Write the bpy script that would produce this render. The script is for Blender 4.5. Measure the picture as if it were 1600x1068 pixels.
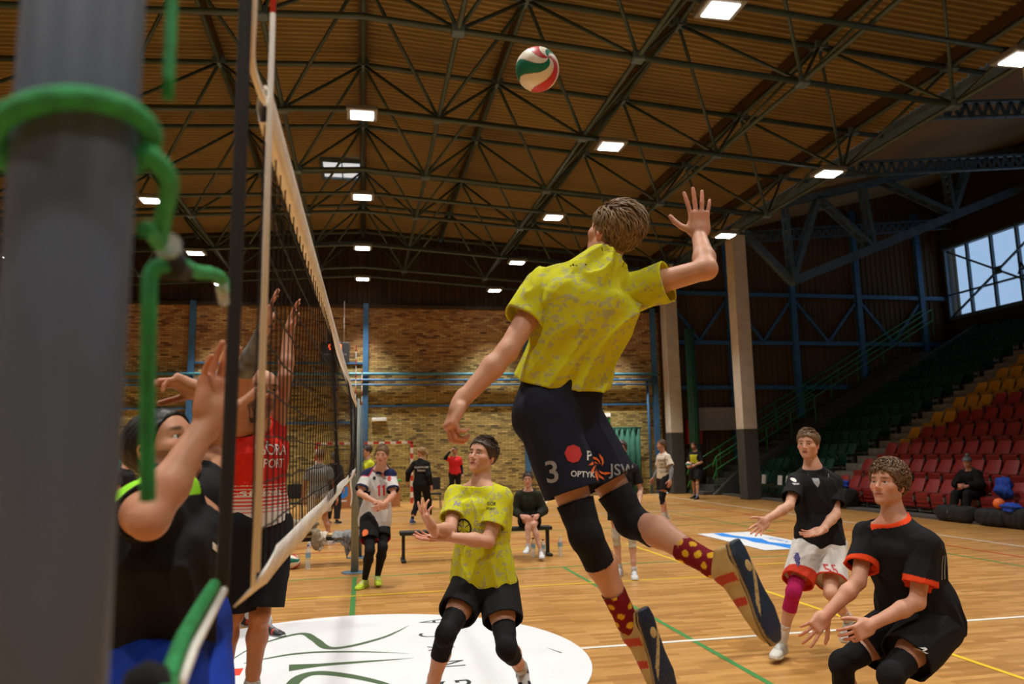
import bpy, bmesh, math, random
import numpy as np
from mathutils import Vector, Matrix
from mathutils.bvhtree import BVHTree
from math import sin, cos, pi, radians, sqrt
random.seed(7); RNG = np.random.RandomState(11)
for _o in list(bpy.data.objects): bpy.data.objects.remove(_o)
SC = bpy.context.scene
COL = SC.collection

# ---------------------------------------------------------------- camera, world, exposure
YAW, PITCH, ROLL = radians(11.2), radians(8.2), radians(1.1)
def _cam_axes():
    f = Vector((sin(YAW)*cos(PITCH), cos(YAW)*cos(PITCH), sin(PITCH)))
    r0 = Vector((cos(YAW), -sin(YAW), 0)); u0 = r0.cross(f)
    return r0*cos(ROLL)-u0*sin(ROLL), r0*sin(ROLL)+u0*cos(ROLL), f
CR, CU, CF = _cam_axes()
cd = bpy.data.cameras.new('camera'); cam = bpy.data.objects.new('camera', cd); COL.objects.link(cam)
cam.matrix_world = Matrix(((CR.x, CU.x, -CF.x, 0), (CR.y, CU.y, -CF.y, 0), (CR.z, CU.z, -CF.z, 1.70), (0, 0, 0, 1)))
cd.sensor_width = 36; cd.lens = 1180/1600*36; cd.clip_start = .05; cd.clip_end = 200
cd.dof.use_dof = True; cd.dof.focus_distance = 4.4; cd.dof.aperture_fstop = 2.8
SC.camera = cam
W = bpy.data.worlds.new('world'); SC.world = W; W.use_nodes = True
bg = W.node_tree.nodes['Background']; bg.inputs[0].default_value = (.45, .68, 1, 1); bg.inputs[1].default_value = .9
SC.view_settings.view_transform = 'Standard'; SC.view_settings.look = 'None'
SC.view_settings.exposure = 0.0; SC.view_settings.gamma = 1; SC.view_settings.use_curve_mapping = False
LAMP_W = 97.0
LAMP_COL = (1, .965, .90)
LAMP_SPREAD = 106

# ---------------------------------------------------------------- materials
def newmat(name, rgb=(.5, .5, .5), rough=.6, metal=0, spec=.5, emit=None, estr=0, alpha=1, trans=0):
    m = bpy.data.materials.new(name); m.use_nodes = True
    b = m.node_tree.nodes['Principled BSDF']
    b.inputs['Base Color'].default_value = (*rgb, 1); b.inputs['Roughness'].default_value = rough
    b.inputs['Metallic'].default_value = metal; b.inputs['Specular IOR Level'].default_value = spec
    if emit: b.inputs['Emission Color'].default_value = (*emit, 1); b.inputs['Emission Strength'].default_value = estr
    if trans: b.inputs['Transmission Weight'].default_value = trans
    b.inputs['Alpha'].default_value = alpha
    return m
def N(m, t, **kw):
    n = m.node_tree.nodes.new(t)
    for k, v in kw.items(): setattr(n, k, v)
    return n
def LK(m, a, b): m.node_tree.links.new(a, b)
def noisy(m, amt=.25, scale=8, bump=0, stretch=(1, 1, 1), bscale=None, detail=4):
    """small colour variation + optional bump in object space"""
    nt = m.node_tree; b = nt.nodes['Principled BSDF']
    tc = N(m, 'ShaderNodeTexCoord'); mp = N(m, 'ShaderNodeMapping'); mp.inputs['Scale'].default_value = stretch
    nz = N(m, 'ShaderNodeTexNoise'); nz.inputs['Scale'].default_value = scale; nz.inputs['Detail'].default_value = detail
    LK(m, tc.outputs['Object'], mp.inputs[0]); LK(m, mp.outputs[0], nz.inputs['Vector'])
    hs = N(m, 'ShaderNodeMix', data_type='RGBA', blend_type='MULTIPLY'); hs.inputs[0].default_value = 1
    rp = N(m, 'ShaderNodeMapRange'); rp.inputs[1].default_value = .3; rp.inputs[2].default_value = .7
    rp.inputs[3].default_value = 1-amt; rp.inputs[4].default_value = 1+amt
    LK(m, nz.outputs[0], rp.inputs[0])
    cur = b.inputs['Base Color']
    if cur.is_linked: LK(m, cur.links[0].from_socket, hs.inputs[6])
    else: hs.inputs[6].default_value = cur.default_value
    LK(m, rp.outputs[0], hs.inputs[7]); LK(m, hs.outputs[2], cur)
    if bump:
        bp = N(m, 'ShaderNodeBump'); bp.inputs['Strength'].default_value = bump; bp.inputs['Distance'].default_value = .01
        n2 = N(m, 'ShaderNodeTexNoise'); n2.inputs['Scale'].default_value = bscale or scale*4; n2.inputs['Detail'].default_value = 5
        LK(m, mp.outputs[0], n2.inputs['Vector']); LK(m, n2.outputs[0], bp.inputs['Height']); LK(m, bp.outputs[0], b.inputs['Normal'])
    return m
def vcolmat(name, rough=.6, spec=.4, sss=0, bump=0, bscale=300, sheen=0):
    m = newmat(name, rough=rough, spec=spec); b = m.node_tree.nodes['Principled BSDF']
    a = N(m, 'ShaderNodeAttribute', attribute_name='Col'); LK(m, a.outputs['Color'], b.inputs['Base Color'])
    if sss:
        b.inputs['Subsurface Weight'].default_value = sss; b.inputs['Subsurface Radius'].default_value = (.02, .008, .004)
        b.inputs['Subsurface Scale'].default_value = .5
    if sheen: b.inputs['Sheen Weight'].default_value = sheen
    if bump:
        tc = N(m, 'ShaderNodeTexCoord'); nz = N(m, 'ShaderNodeTexNoise'); nz.inputs['Scale'].default_value = bscale; nz.inputs['Detail'].default_value = 3
        bp = N(m, 'ShaderNodeBump'); bp.inputs['Strength'].default_value = bump; bp.inputs['Distance'].default_value = .003
        LK(m, tc.outputs['Object'], nz.inputs['Vector']); LK(m, nz.outputs[0], bp.inputs['Height']); LK(m, bp.outputs[0], b.inputs['Normal'])
    return m

M = {}
M['skin'] = vcolmat('skin', rough=.5, spec=.35, sss=.08, bump=.25, bscale=120)
M['cloth'] = vcolmat('cloth', rough=.85, spec=.2, bump=.35, bscale=500)
M['hair'] = vcolmat('hair', rough=.5, spec=.4)
M['shoe'] = vcolmat('shoe', rough=.5, spec=.4)
M['eye'] = vcolmat('eye', rough=.12, spec=.6)
M['steel'] = noisy(newmat('green_grey_painted_steel', (.035, .062, .052), .45, spec=.5), .2, 3)
M['blue_steel'] = noisy(newmat('blue_painted_steel', (.035, .125, .26), .5), .2, 3)
M['teal_pipe'] = noisy(newmat('teal_pipe_paint', (.06, .25, .34), .45), .2, 3)
M['dark_blue'] = noisy(newmat('dark_blue_grey_paint', (.07, .12, .16), .5), .2, 3)
M['brown_beam'] = noisy(newmat('brown_beam_paint', (.06, .03, .015), .6), .2, 3)
M['roof'] = noisy(newmat('ochre_roof_sheet', (.235, .17, .06), .6), .18, .5)
M['stand_roof'] = noisy(newmat('pale_ochre_stand_roof', (.30, .21, .085), .7), .15, .5)
M['dark_clad'] = noisy(newmat('dark_brown_cladding', (.030, .016, .007), .8), .2, 1)
M['ochre_clad'] = noisy(newmat('ochre_cladding', (.10, .062, .022), .8), .15, .8)
M['black'] = newmat('black_rubber', (.012, .012, .013), .6)
M['net_black'] = newmat('black_net_cord', (.01, .009, .008), .8)
M['white'] = noisy(newmat('white_paint', (.75, .74, .70), .5), .05, 2)
M['tape'] = noisy(newmat('cream_net_tape', (.86, .82, .74), .85), .12, 9, bump=.4, bscale=60)
M['green_rope'] = noisy(newmat('green_rope', (.025, .33, .09), .7), .25, 60, bump=.6, bscale=300)
M['alu'] = noisy(newmat('dull_aluminium', (.075, .10, .145), .5, metal=0), .14, 3, stretch=(6, 6, 1))
M['green_paint'] = newmat('green_rail_paint', (.02, .22, .04), .5)
M['red_paint'] = newmat('red_paint', (.55, .03, .03), .5)
M['green_line'] = newmat('green_line_paint', (.06, .26, .07), .35)
M['yellow_line'] = newmat('yellow_line_paint', (.80, .55, .03), .35)
M['white_line'] = newmat('white_line_paint', (.80, .76, .66), .35)
M['red_line'] = newmat('red_line_paint', (.62, .11, .04), .35)
M['decal_white'] = noisy(newmat('white_floor_vinyl', (.80, .82, .85), .35), .03, 2)
M['decal_green'] = newmat('dark_green_vinyl', (.07, .13, .06), .4)
M['decal_red'] = newmat('red_vinyl', (.80, .06, .03), .4)
M['decal_blue'] = newmat('blue_vinyl', (.02, .25, .80), .4)
M['decal_ink'] = newmat('dark_ink_vinyl', (.03, .04, .04), .4)
M['concrete'] = noisy(newmat('grey_concrete', (.085, .08, .07), .85), .2, 4, bump=.3)
M['dark_concrete'] = noisy(newmat('dark_grey_painted_concrete', (.06, .06, .052), .8), .15, 4, bump=.2)
M['cream_col'] = noisy(newmat('cream_painted_concrete', (.62, .56, .46), .8), .08, 3, bump=.2)
M['curtain'] = noisy(newmat('dark_green_curtain', (.01, .09, .055), .8), .2, 5)
M['seat_red'] = noisy(newmat('red_seat_plastic', (.30, .022, .018), .45), .15, 3)
M['seat_green'] = noisy(newmat('green_seat_plastic', (.006, .055, .042), .45), .15, 3)
M['seat_yellow'] = noisy(newmat('yellow_seat_plastic', (.55, .26, .01), .45), .15, 3)
M['bracket'] = newmat('grey_seat_bracket', (.22, .22, .20), .5, metal=.4)
M['beige'] = noisy(newmat('beige_block', (.30, .25, .17), .8), .2, 6)
M['led_red'] = newmat('red_led_digits', (.8, .05, .02), .5, emit=(1, .10, .03), estr=7)
M['led_white'] = newmat('grey_panel_print', (.35, .35, .35), .5)
M['lamp'] = newmat('floodlight_diffuser', (1, 1, 1), .5, emit=(1, .97, .92), estr=14)
M['plastic_clear'] = newmat('clear_bottle_plastic', (.75, .85, .88), .1, spec=.6, alpha=.38)
M['cap_blue'] = newmat('blue_bottle_cap', (.03, .12, .5), .4)
M['blue_cloth'] = noisy(newmat('royal_blue_cloth', (.01, .06, .42), .8), .2, 20)
M['black_cloth'] = noisy(newmat('black_cloth', (.012, .012, .014), .85), .3, 20)
M['grey_cloth'] = noisy(newmat('grey_jersey_cloth', (.20, .20, .20), .9), .2, 20)
M['beige_cloth'] = noisy(newmat('beige_cloth', (.28, .22, .14), .9), .25, 20)
M['wood_slat'] = noisy(newmat('pale_wood_slat', (.55, .36, .14), .5), .12, 4)
M['orange_wood'] = noisy(newmat('orange_wood_board', (.42, .17, .06), .5), .1, 3)
M['glass'] = newmat('pale_window_glass', (.55, .75, .95), .1, alpha=.12)

# ---------------------------------------------------------------- mesh helpers
def obj(name, me, mat=None, parent=None, loc=None):
    o = bpy.data.objects.new(name, me); COL.objects.link(o)
    if mat is not None and not me.materials:
        for mm in (mat if isinstance(mat, (list, tuple)) else [mat]): me.materials.append(mm)
    if parent is not None: o.parent = parent
    if loc is not None: o.location = loc
    return o
def tag(o, label=None, cat=None, group=None, kind=None):
    if label: o['label'] = label
    if cat: o['category'] = cat
    if group: o['group'] = group
    if kind: o['kind'] = kind
    return o
def empty(name, loc, label=None, cat=None, group=None, kind=None, rz=0):
    o = bpy.data.objects.new(name, None); COL.objects.link(o); o.location = loc; o.rotation_euler = (0, 0, rz)
    o.empty_display_size = .1
    return tag(o, label, cat, group, kind)
def copy_tree(o, parent=None):
    c = o.copy(); COL.objects.link(c)
    if parent is not None: c.parent = parent
    for ch in o.children: copy_tree(ch, c)
    return c
class MB:
    """collects simple shapes into one mesh"""
    def __init__(s): s.v = []; s.f = []; s.m = []; s.smooth = []
    def add(s, vs, fs, mi=0, smooth=False):
        b = len(s.v); s.v += [tuple(v) for v in vs]
        s.f += [tuple(b+i for i in f) for f in fs]; s.m += [mi]*len(fs); s.smooth += [smooth]*len(fs); return s
    def box(s, c, d, rot=None, mi=0, bev=0):
        hx, hy, hz = d[0]/2, d[1]/2, d[2]/2
        b = min(bev, hx*.45, hy*.45, hz*.45)
        if b <= 0:
            vs = [Vector((x, y, z)) for x in (-hx, hx) for y in (-hy, hy) for z in (-hz, hz)]
            fs = [(0, 1, 3, 2), (4, 6, 7, 5), (0, 4, 5, 1), (2, 3, 7, 6), (0, 2, 6, 4), (1, 5, 7, 3)]
        else:
            bm = bmesh.new(); bmesh.ops.create_cube(bm, size=1)
            for v in bm.verts: v.co = Vector((v.co.x*2*hx, v.co.y*2*hy, v.co.z*2*hz))
            bmesh.ops.bevel(bm, geom=bm.edges[:], offset=b, segments=2, affect='EDGES', profile=.5)
            bm.verts.ensure_lookup_table(); bm.verts.index_update()
            vs = [v.co.copy() for v in bm.verts]; fs = [tuple(v.index for v in f.verts) for f in bm.faces]; bm.free()
        c = Vector(c)
        vs = [(rot @ v if rot else v)+c for v in vs]
        return s.add(vs, fs, mi)
    def tube(s, pts, r, n=8, mi=0, cap=True, flat=1.0, closed=False):
        pts = [Vector(p) for p in pts]; k = len(pts); rr = r if isinstance(r, (list, tuple)) else [r]*k
        vs = []; ref = None
        for i, p in enumerate(pts):
            a = pts[i-1] if (i > 0 or closed) else p; b = pts[(i+1) % k] if (i < k-1 or closed) else p
            t = (b-a).normalized()
            if ref is None: ref = Vector((0, 0, 1)) if abs(t.z) < .9 else Vector((1, 0, 0))
            x = t.cross(ref).normalized(); y = x.cross(t).normalized(); ref = y
            for j in range(n):
                an = 2*pi*(j+.5)/n
                vs.append(p+x*cos(an)*rr[i]+y*sin(an)*rr[i]*flat)
        fs = []
        for i in range(k if closed else k-1):
            for j in range(n):
                a = i*n+j; b = i*n+(j+1) % n; c = ((i+1) % k)*n+(j+1) % n; d = ((i+1) % k)*n+j
                fs.append((a, b, c, d))
        s.add(vs, fs, mi, n > 4)
        if cap and not closed:
            b = len(s.v)-k*n
            s.f += [tuple(b+j for j in range(n))[::-1], tuple(b+(k-1)*n+j for j in range(n))]; s.m += [mi, mi]; s.smooth += [False, False]
        return s
    def beam(s, a, b, w, h=None, mi=0, up=(0, 0, 1)):
        a = Vector(a); b = Vector(b); h = h or w; t = (b-a).normalized(); upv = Vector(up)
        if abs(t.dot(upv)) > .95: upv = Vector((0, 1, 0)) if abs(t.y) < .9 else Vector((1, 0, 0))
        x = t.cross(upv).normalized()*w/2; y = x.cross(t).normalized()*h/2
        vs = [a-x-y, a+x-y, a+x+y, a-x+y, b-x-y, b+x-y, b+x+y, b-x+y]
        return s.add(vs, [(3, 2, 1, 0), (4, 5, 6, 7), (0, 1, 5, 4), (1, 2, 6, 5), (2, 3, 7, 6), (3, 0, 4, 7)], mi)
    def lathe(s, prof, c=(0, 0, 0), n=20, mi=0, rot=None):
        vs = []; fs = []; c = Vector(c)
        for r, z in prof:
            for j in range(n):
                v = Vector((r*cos(2*pi*j/n), r*sin(2*pi*j/n), z)); vs.append((rot @ v if rot else v)+c)
        for i in range(len(prof)-1):
            for j in range(n): fs.append((i*n+j, i*n+(j+1) % n, (i+1)*n+(j+1) % n, (i+1)*n+j))
        return s.add(vs, fs, mi, True)
    def poly(s, pts, thick=0, nrm=(0, 0, 1), mi=0):
        n = len(pts); nv = Vector(nrm)*thick
        vs = [Vector(p) for p in pts]
        if not thick: return s.add(vs, [tuple(range(n))], mi)
        vs += [v+nv for v in vs]
        return s.add(vs, [tuple(range(n))[::-1], tuple(range(n, 2*n))]+[(i, (i+1) % n, n+(i+1) % n, n+i) for i in range(n)], mi)
    def grid(s, P, mi=0, smooth=True):
        """P: 2-D list of points"""
        a = len(P); b = len(P[0]); vs = [p for row in P for p in row]
        return s.add(vs, [(i*b+j, i*b+j+1, (i+1)*b+j+1, (i+1)*b+j) for i in range(a-1) for j in range(b-1)], mi, smooth)
    def mesh(s, name='mesh', off=None):
        me = bpy.data.meshes.new(name)
        vs = s.v if off is None else [(v[0]-off[0], v[1]-off[1], v[2]-off[2]) for v in s.v]
        me.from_pydata(vs, [], s.f); me.polygons.foreach_set('material_index', s.m); me.polygons.foreach_set('use_smooth', s.smooth)
        me.update(); return me
    def build(s, name, mat, parent=None, loc=None, off=None):
        return obj(name, s.mesh(name, off), mat, parent, loc)
def struct(name, mb, mat): return tag(mb.build(name, mat), kind='structure')
def thing(name, mb, mat, label, cat, group=None, loc=(0, 0, 0)):
    """one-mesh thing, its origin at loc (world)"""
    o = mb.build(name, mat, loc=loc, off=loc); return tag(o, label, cat, group)
def part(name, mb, mat, root):
    """child of root built from world-space shapes (root not rotated)"""
    return mb.build(name, mat, root, off=root.location)
def spline(pts, n=8):
    """Catmull-Rom through pts"""
    P = [Vector(p) for p in pts]; P = [P[0]*2-P[1]]+P+[P[-1]*2-P[-2]]; out = []
    for i in range(1, len(P)-2):
        for j in range(n):
            t = j/n; a, b, c, d = P[i-1:i+3]
            out.append(.5*((2*b)+(c-a)*t+(2*a-5*b+4*c-d)*t*t+(3*b-a-3*c+d)*t**3))
    out.append(P[-2]); return out
def text_mesh(txt, size=1, extrude=0, bold=0):
    cu = bpy.data.curves.new('lettering', 'FONT'); cu.body = txt; cu.size = size; cu.extrude = extrude
    cu.align_x = 'CENTER'; cu.align_y = 'CENTER'; cu.offset = bold; cu.resolution_u = 3
    o = bpy.data.objects.new('lettering', cu); COL.objects.link(o)
    dg = bpy.context.evaluated_depsgraph_get(); me = bpy.data.meshes.new_from_object(o.evaluated_get(dg))
    bpy.data.objects.remove(o); bpy.data.curves.remove(cu); return me
def place_text(name, txt, size, c, u, v, mat, parent, bold=0, off=.002, sx=1):
    """flat lettering lying in the plane (u,v) at world centre c"""
    me = text_mesh(txt, size, 0, bold); u = Vector(u).normalized(); v = Vector(v).normalized(); n = u.cross(v)
    c = Vector(c)+n*off-Vector(parent.location if parent else (0, 0, 0))
    for w in me.vertices: w.co = c+u*w.co.x*sx+v*w.co.y
    me.materials.clear(); return obj(name, me, mat, parent)
# ================================================================ THE HALL
YW = 27.6            # far brick wall
def nodes_of(m): return m.node_tree.nodes
# --- parquet floor material (strips run across the hall)
m = newmat('parquet', rough=.28, spec=.5); M['parquet'] = m; b = nodes_of(m)['Principled BSDF']
tc = N(m, 'ShaderNodeTexCoord'); mp = N(m, 'ShaderNodeMapping')
br = N(m, 'ShaderNodeTexBrick'); br.offset = .5; br.inputs['Scale'].default_value = 1
br.inputs['Brick Width'].default_value = .52; br.inputs['Row Height'].default_value = .068; br.inputs['Mortar Size'].default_value = .0012
br.inputs['Mortar Smooth'].default_value = .4; br.inputs['Bias'].default_value = 0
br.inputs['Color1'].default_value = (0, 0, 0, 1); br.inputs['Color2'].default_value = (1, 1, 1, 1); br.inputs['Mortar'].default_value = (.35, .35, .35, 1)
LK(m, tc.outputs['Object'], mp.inputs[0]); LK(m, mp.outputs[0], br.inputs['Vector'])
rp = N(m, 'ShaderNodeValToRGB'); e = rp.color_ramp.elements
e[0].position = 0; e[0].color = (.38, .180, .045, 1); e[1].position = 1; e[1].color = (.60, .315, .10, 1)
x = e.new(.5); x.color = (.49, .245, .068, 1)
LK(m, br.outputs['Color'], rp.inputs[0])
nz = N(m, 'ShaderNodeTexNoise'); nz.inputs['Scale'].default_value = 6; nz.inputs['Detail'].default_value = 6
mp2 = N(m, 'ShaderNodeMapping'); mp2.inputs['Scale'].default_value = (1, 14, 1); LK(m, tc.outputs['Object'], mp2.inputs[0]); LK(m, mp2.outputs[0], nz.inputs['Vector'])
mx = N(m, 'ShaderNodeMix', data_type='RGBA', blend_type='MULTIPLY'); mx.inputs[0].default_value = .55
cr = N(m, 'ShaderNodeMapRange'); cr.inputs[1].default_value = .3; cr.inputs[2].default_value = .7; cr.inputs[3].default_value = .68; cr.inputs[4].default_value = 1.2
LK(m, nz.outputs[0], cr.inputs[0]); LK(m, rp.outputs[0], mx.inputs[6]); LK(m, cr.outputs[0], mx.inputs[7]); LK(m, mx.outputs[2], b.inputs['Base Color'])
nz2 = N(m, 'ShaderNodeTexNoise'); nz2.inputs['Scale'].default_value = 1.3; nz2.inputs['Detail'].default_value = 4
r2 = N(m, 'ShaderNodeMapRange'); r2.inputs[3].default_value = .2; r2.inputs[4].default_value = .42
LK(m, tc.outputs['Object'], nz2.inputs['Vector']); LK(m, nz2.outputs[0], r2.inputs[0]); LK(m, r2.outputs[0], b.inputs['Roughness'])
# --- brick wall material (object XZ plane -> brick XY)
m = newmat('brick_wall', rough=.85); M['brick'] = m; b = nodes_of(m)['Principled BSDF']
tc = N(m, 'ShaderNodeTexCoord'); sp = N(m, 'ShaderNodeSeparateXYZ'); cb = N(m, 'ShaderNodeCombineXYZ')
LK(m, tc.outputs['Object'], sp.inputs[0]); LK(m, sp.outputs[0], cb.inputs[0]); LK(m, sp.outputs[2], cb.inputs[1])
br = N(m, 'ShaderNodeTexBrick'); br.offset = .5; br.inputs['Scale'].default_value = 1
br.inputs['Brick Width'].default_value = .25; br.inputs['Row Height'].default_value = .068; br.inputs['Mortar Size'].default_value = .008
br.inputs['Color1'].default_value = (0, 0, 0, 1); br.inputs['Color2'].default_value = (1, 1, 1, 1)
LK(m, cb.outputs[0], br.inputs['Vector'])
def ramp(cols):
    r = N(m, 'ShaderNodeValToRGB'); e = r.color_ramp.elements; r.color_ramp.interpolation = 'LINEAR'
    e[0].position = 0; e[0].color = (*cols[0], 1); e[1].position = 1; e[1].color = (*cols[-1], 1)
    for i, c in enumerate(cols[1:-1]): z = e.new((i+1)/(len(cols)-1)); z.color = (*c, 1)
    return r
lo = ramp([(.08, .065, .022), (.30, .225, .065), (.46, .35, .10), (.36, .27, .075), (.60, .46, .15), (.14, .10, .035)])
hi = ramp([(.10, .042, .015), (.40, .17, .05), (.50, .28, .085), (.30, .125, .04), (.56, .36, .12), (.18, .075, .025)])
for r in (lo, hi): LK(m, br.outputs['Color'], r.inputs[0])
# courses of redder bricks above, yellower below, the change ragged
nz = N(m, 'ShaderNodeTexNoise'); nz.inputs['Scale'].default_value = .55; nz.inputs['Detail'].default_value = 6; LK(m, tc.outputs['Object'], nz.inputs['Vector'])
ma = N(m, 'ShaderNodeMath', operation='MULTIPLY_ADD'); ma.inputs[1].default_value = 3.5; LK(m, nz.outputs[0], ma.inputs[0]); LK(m, sp.outputs[2], ma.inputs[2])
mr = N(m, 'ShaderNodeMapRange'); mr.inputs[1].default_value = 5.7; mr.inputs[2].default_value = 7.2; LK(m, ma.outputs[0], mr.inputs[0])
mx = N(m, 'ShaderNodeMix', data_type='RGBA'); LK(m, mr.outputs[0], mx.inputs[0]); LK(m, lo.outputs[0], mx.inputs[6]); LK(m, hi.outputs[0], mx.inputs[7])
mo = N(m, 'ShaderNodeMix', data_type='RGBA'); LK(m, br.outputs['Fac'], mo.inputs[0]); LK(m, mx.outputs[2], mo.inputs[6]); mo.inputs[7].default_value = (.12, .085, .045, 1)
LK(m, mo.outputs[2], b.inputs['Base Color'])
bp = N(m, 'ShaderNodeBump'); bp.invert = True; bp.inputs['Strength'].default_value = .8; bp.inputs['Distance'].default_value = .02
LK(m, br.outputs['Fac'], bp.inputs['Height']); LK(m, bp.outputs[0], b.inputs['Normal'])

# --- floor, walls
X0R = -.07
fl = MB().box((-.2, 6.6, -.1), (25.6, 42, .2)); floor = struct('floor', fl, M['parquet'])
struct('floor', MB().box((19, 6.6, -.1), (12.8, 42, .196)), M['concrete'])
struct('wall_far', MB().box((-.9, YW+.2, 3.5), (24.4, .4, 7.0)), M['brick'])
w = MB()   # profiled dark cladding above the bricks
zs = []
k = 0; x = -13.2
while x < 11.3:
    zs.append((x, YW+.05+(.05 if k % 2 else 0))); zs.append((x+.14, YW+.05+(.05 if k % 2 else 0))); x += .18; k += 1
P = [[(a, b, z) for a, b in zs] for z in (7.0, 10.2)]; w.grid(P, smooth=False); w.box((-.9, YW+.3, 8.6), (24.6, .3, 3.3))
struct('wall_far_upper', w, M['dark_clad'])
struct('trim_1', MB().box((-.9, YW+.0, 7.02), (24.4, .18, .12)), M['dark_clad'])
w = MB(); zs = []; k = 0; x = 11.4
while x < 25.2:
    zs.append((x, YW+(.04 if k % 2 else 0))); zs.append((x+.09, YW+(.04 if k % 2 else 0))); x += .12; k += 1
w.grid([[(a, b, z) for a, b in zs] for z in (0, 13.5)], smooth=False); w.box((18.2, YW+.2, 6.8), (13.8, .2, 13.5))
struct('wall_far_right', w, M['ochre_clad'])
struct('wall_left', MB().box((-13.2, 6.6, 5), (.4, 42, 10)), M['brick'])
struct('wall_back', MB().box((6, -14.6, 6), (39, .4, 13)), M['ochre_clad'])
# right wall with its long window band (z 6.9 - 9.75)
wr = MB(); XR = 24.3
wr.box((XR+.15, 6.6, 3.4), (.3, 42.4, 6.8)); wr.box((XR+.15, 6.6, 11.7), (.3, 42.4, 3.7)); wr.box((XR+.15, 27.5, 8.3), (.3, .45, 3.2))
wr.box((XR+.15, -9.5, 8.3), (.3, 10, 3.2))
struct('wall_right', wr, M['dark_clad'])
fr = MB()
for i in range(26): fr.box((XR+.02, 27.27-1.22*i, 8.35), (.12, .10, 3.1))
fr.box((XR, 11.5, 7.85), (.10, 31.5, .07)); fr.box((XR, 11.5, 9.85), (.12, 31.5, .1)); fr.box((XR, 11.5, 6.86), (.14, 31.5, .14))
win = struct('window_1', MB().box((XR+.2, 11.5, 8.35), (.012, 31.5, 3.0)), M['glass'])
part('window_frame', fr, M['dark_blue'], win)
xb = MB()
for j in range(4):
    y0 = 27.0-5.0*j
    xb.beam((XR-.12, y0, 9.7), (XR-.12, y0-5, 6.9), .07); xb.beam((XR-.12, y0, 6.9), (XR-.12, y0-5, 9.7), .07)
    xb.box((XR-.12, y0-2.5, 8.3), (.04, .3, .3))
thing('window_brace', xb, M['dark_blue'], 'dark crossed steel bracing in front of the high side window', 'brace', loc=(XR-.12, 20, 6.9))
la = text_mesh('A', .62, .02); la.transform(Matrix(((0, 0, 1, XR-.10), (-1, 0, 0, 23.45), (0, 1, 0, 8.12), (0, 0, 0, 1))))
tag(obj('sector_letter', la, M['black']), 'dark capital A mounted on the high side window', 'letter')
# --- roof sheets: corrugated, ridge over x = X0R
SL = .065
def zu(x): return 9.64-SL*abs(x-X0R)       # upper chords
def zl(x): return 7.98-SL*abs(x-X0R)       # lower chords
def roof(name, xs, zf, y0=-14.4, y1=27.7):
    mb = MB(); rows = []; y = y0; k = 0; amp = .055; p = .155
    while y < y1:
        for yy, dz in ((y, 0), (y+p*.35, 0), (y+p*.5, amp), (y+p*.85, amp)): rows.append([(x, yy, zf(x)+dz) for x in xs])
        y += p
    mb.grid(rows, smooth=False); return struct(name, mb, M['roof'])
roof('ceiling', [-13.1, X0R, 12.2], lambda x: zu(x)+.32)
roof('ceiling_stand', [12.66, 24.6], lambda x: 9.75+(x-12.3)*.26)
bpy.data.objects['ceiling_stand'].data.materials[0] = M['stand_roof']
sk = MB().box((-.66, 21.4, 9.86), (1.05, 1.35, .04)); s = thing('roof_window', sk, newmat('daylit_rooflight', (.8, .85, .9), .4, emit=(.62, .72, .8), estr=.75), 'pale square rooflight near the ridge of the ceiling', 'skylight', loc=(-.66, 21.4, 9.86))
fm = MB()
for dx, dy, sx, sy in ((-.56, 0, .08, 1.5), (.56, 0, .08, 1.5), (0, -.7, 1.2, .08), (0, .7, 1.2, .08), (0, 0, .03, 1.35)): fm.box((-.66+dx, 21.4+dy, 9.83), (sx, sy, .12))
part('frame', fm, M['dark_blue'], s)

# --- double-layer space frame: one thing, its chords and diagonals its parts
sf = empty('space_frame', (X0R, 13, 7.98), 'green-grey tubular steel space frame carrying the ochre roof', 'roof frame')
PX, PY = 2.8, 3.03
lx = [1.33+PX*k for k in range(-5, 4)]; ly = [13.4+PY*k for k in range(-6, 5)]
ux = [X0R+PX*k for k in range(-4, 5)]; uy = [14.9+PY*k for k in range(-6, 5)]
for x in lx: part('lower_chord', MB().tube([(x, ly[0], zl(x)), (x, ly[-1]+.6, zl(x))], .042, 8), M['steel'], sf)
for y in ly: part('lower_chord', MB().tube([(x, y, zl(x)) for x in (lx[0], X0R, lx[-1])], .048, 8), M['steel'], sf)
for y in uy: part('upper_chord', MB().tube([(x, y, zu(x)) for x in (ux[0], X0R, ux[-1]+.8)], .055, 8), M['steel'], sf)
for x in ux:
    wd = .18 if abs(x-X0R) < .1 else .07
    part('purlin_beam', MB().box((x, 6.6, zu(x)+.19), (wd, 41.8, .24)), M['brown_beam'], sf)
    part('upper_chord', MB().tube([(x, uy[0], zu(x)), (x, uy[-1]+.5, zu(x))], .045, 8), M['steel'], sf)
dg = []
for x in lx:
    for y in ly:
        for dx in (-1, 1):
            for dy in (-1, 1):
                u = (min(ux, key=lambda q: abs(q-(x+dx*PX/2))), min(uy, key=lambda q: abs(q-(y+dy*PY/2))))
                if abs(u[0]-x) < 1.7 and abs(u[1]-y) < 1.7: dg.append(((x, y, zl(x)), (u[0], u[1], zu(u[0]))))
dg.sort(key=lambda d: (0 if d[0][1] > 8 and d[0][0] > -6 else 1, (d[0][0]-2)**2*.8+(d[0][1]-12)**2))
for a, b_ in dg[:100]: part('diagonal', MB().tube([a, b_], .032, 6), M['steel'], sf)
mb = MB()
for a, b_ in dg[100:]: mb.tube([a, b_], .032, 6)
tag(part('diagonal', mb, M['steel'], sf), kind='stuff')
nd = [(x, y, zl(x)) for x in lx for y in ly]; nd.sort(key=lambda d: (0 if d[1] > 8 else 1, (d[0]-2)**2+(d[1]-12)**2))
for p in nd[:60]: part('node_joint', MB().box(p, (.2, .2, .16), bev=.03), M['dark_blue'], sf)
mb = MB()
for p in nd[60:]: mb.box(p, (.2, .2, .16))
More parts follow.
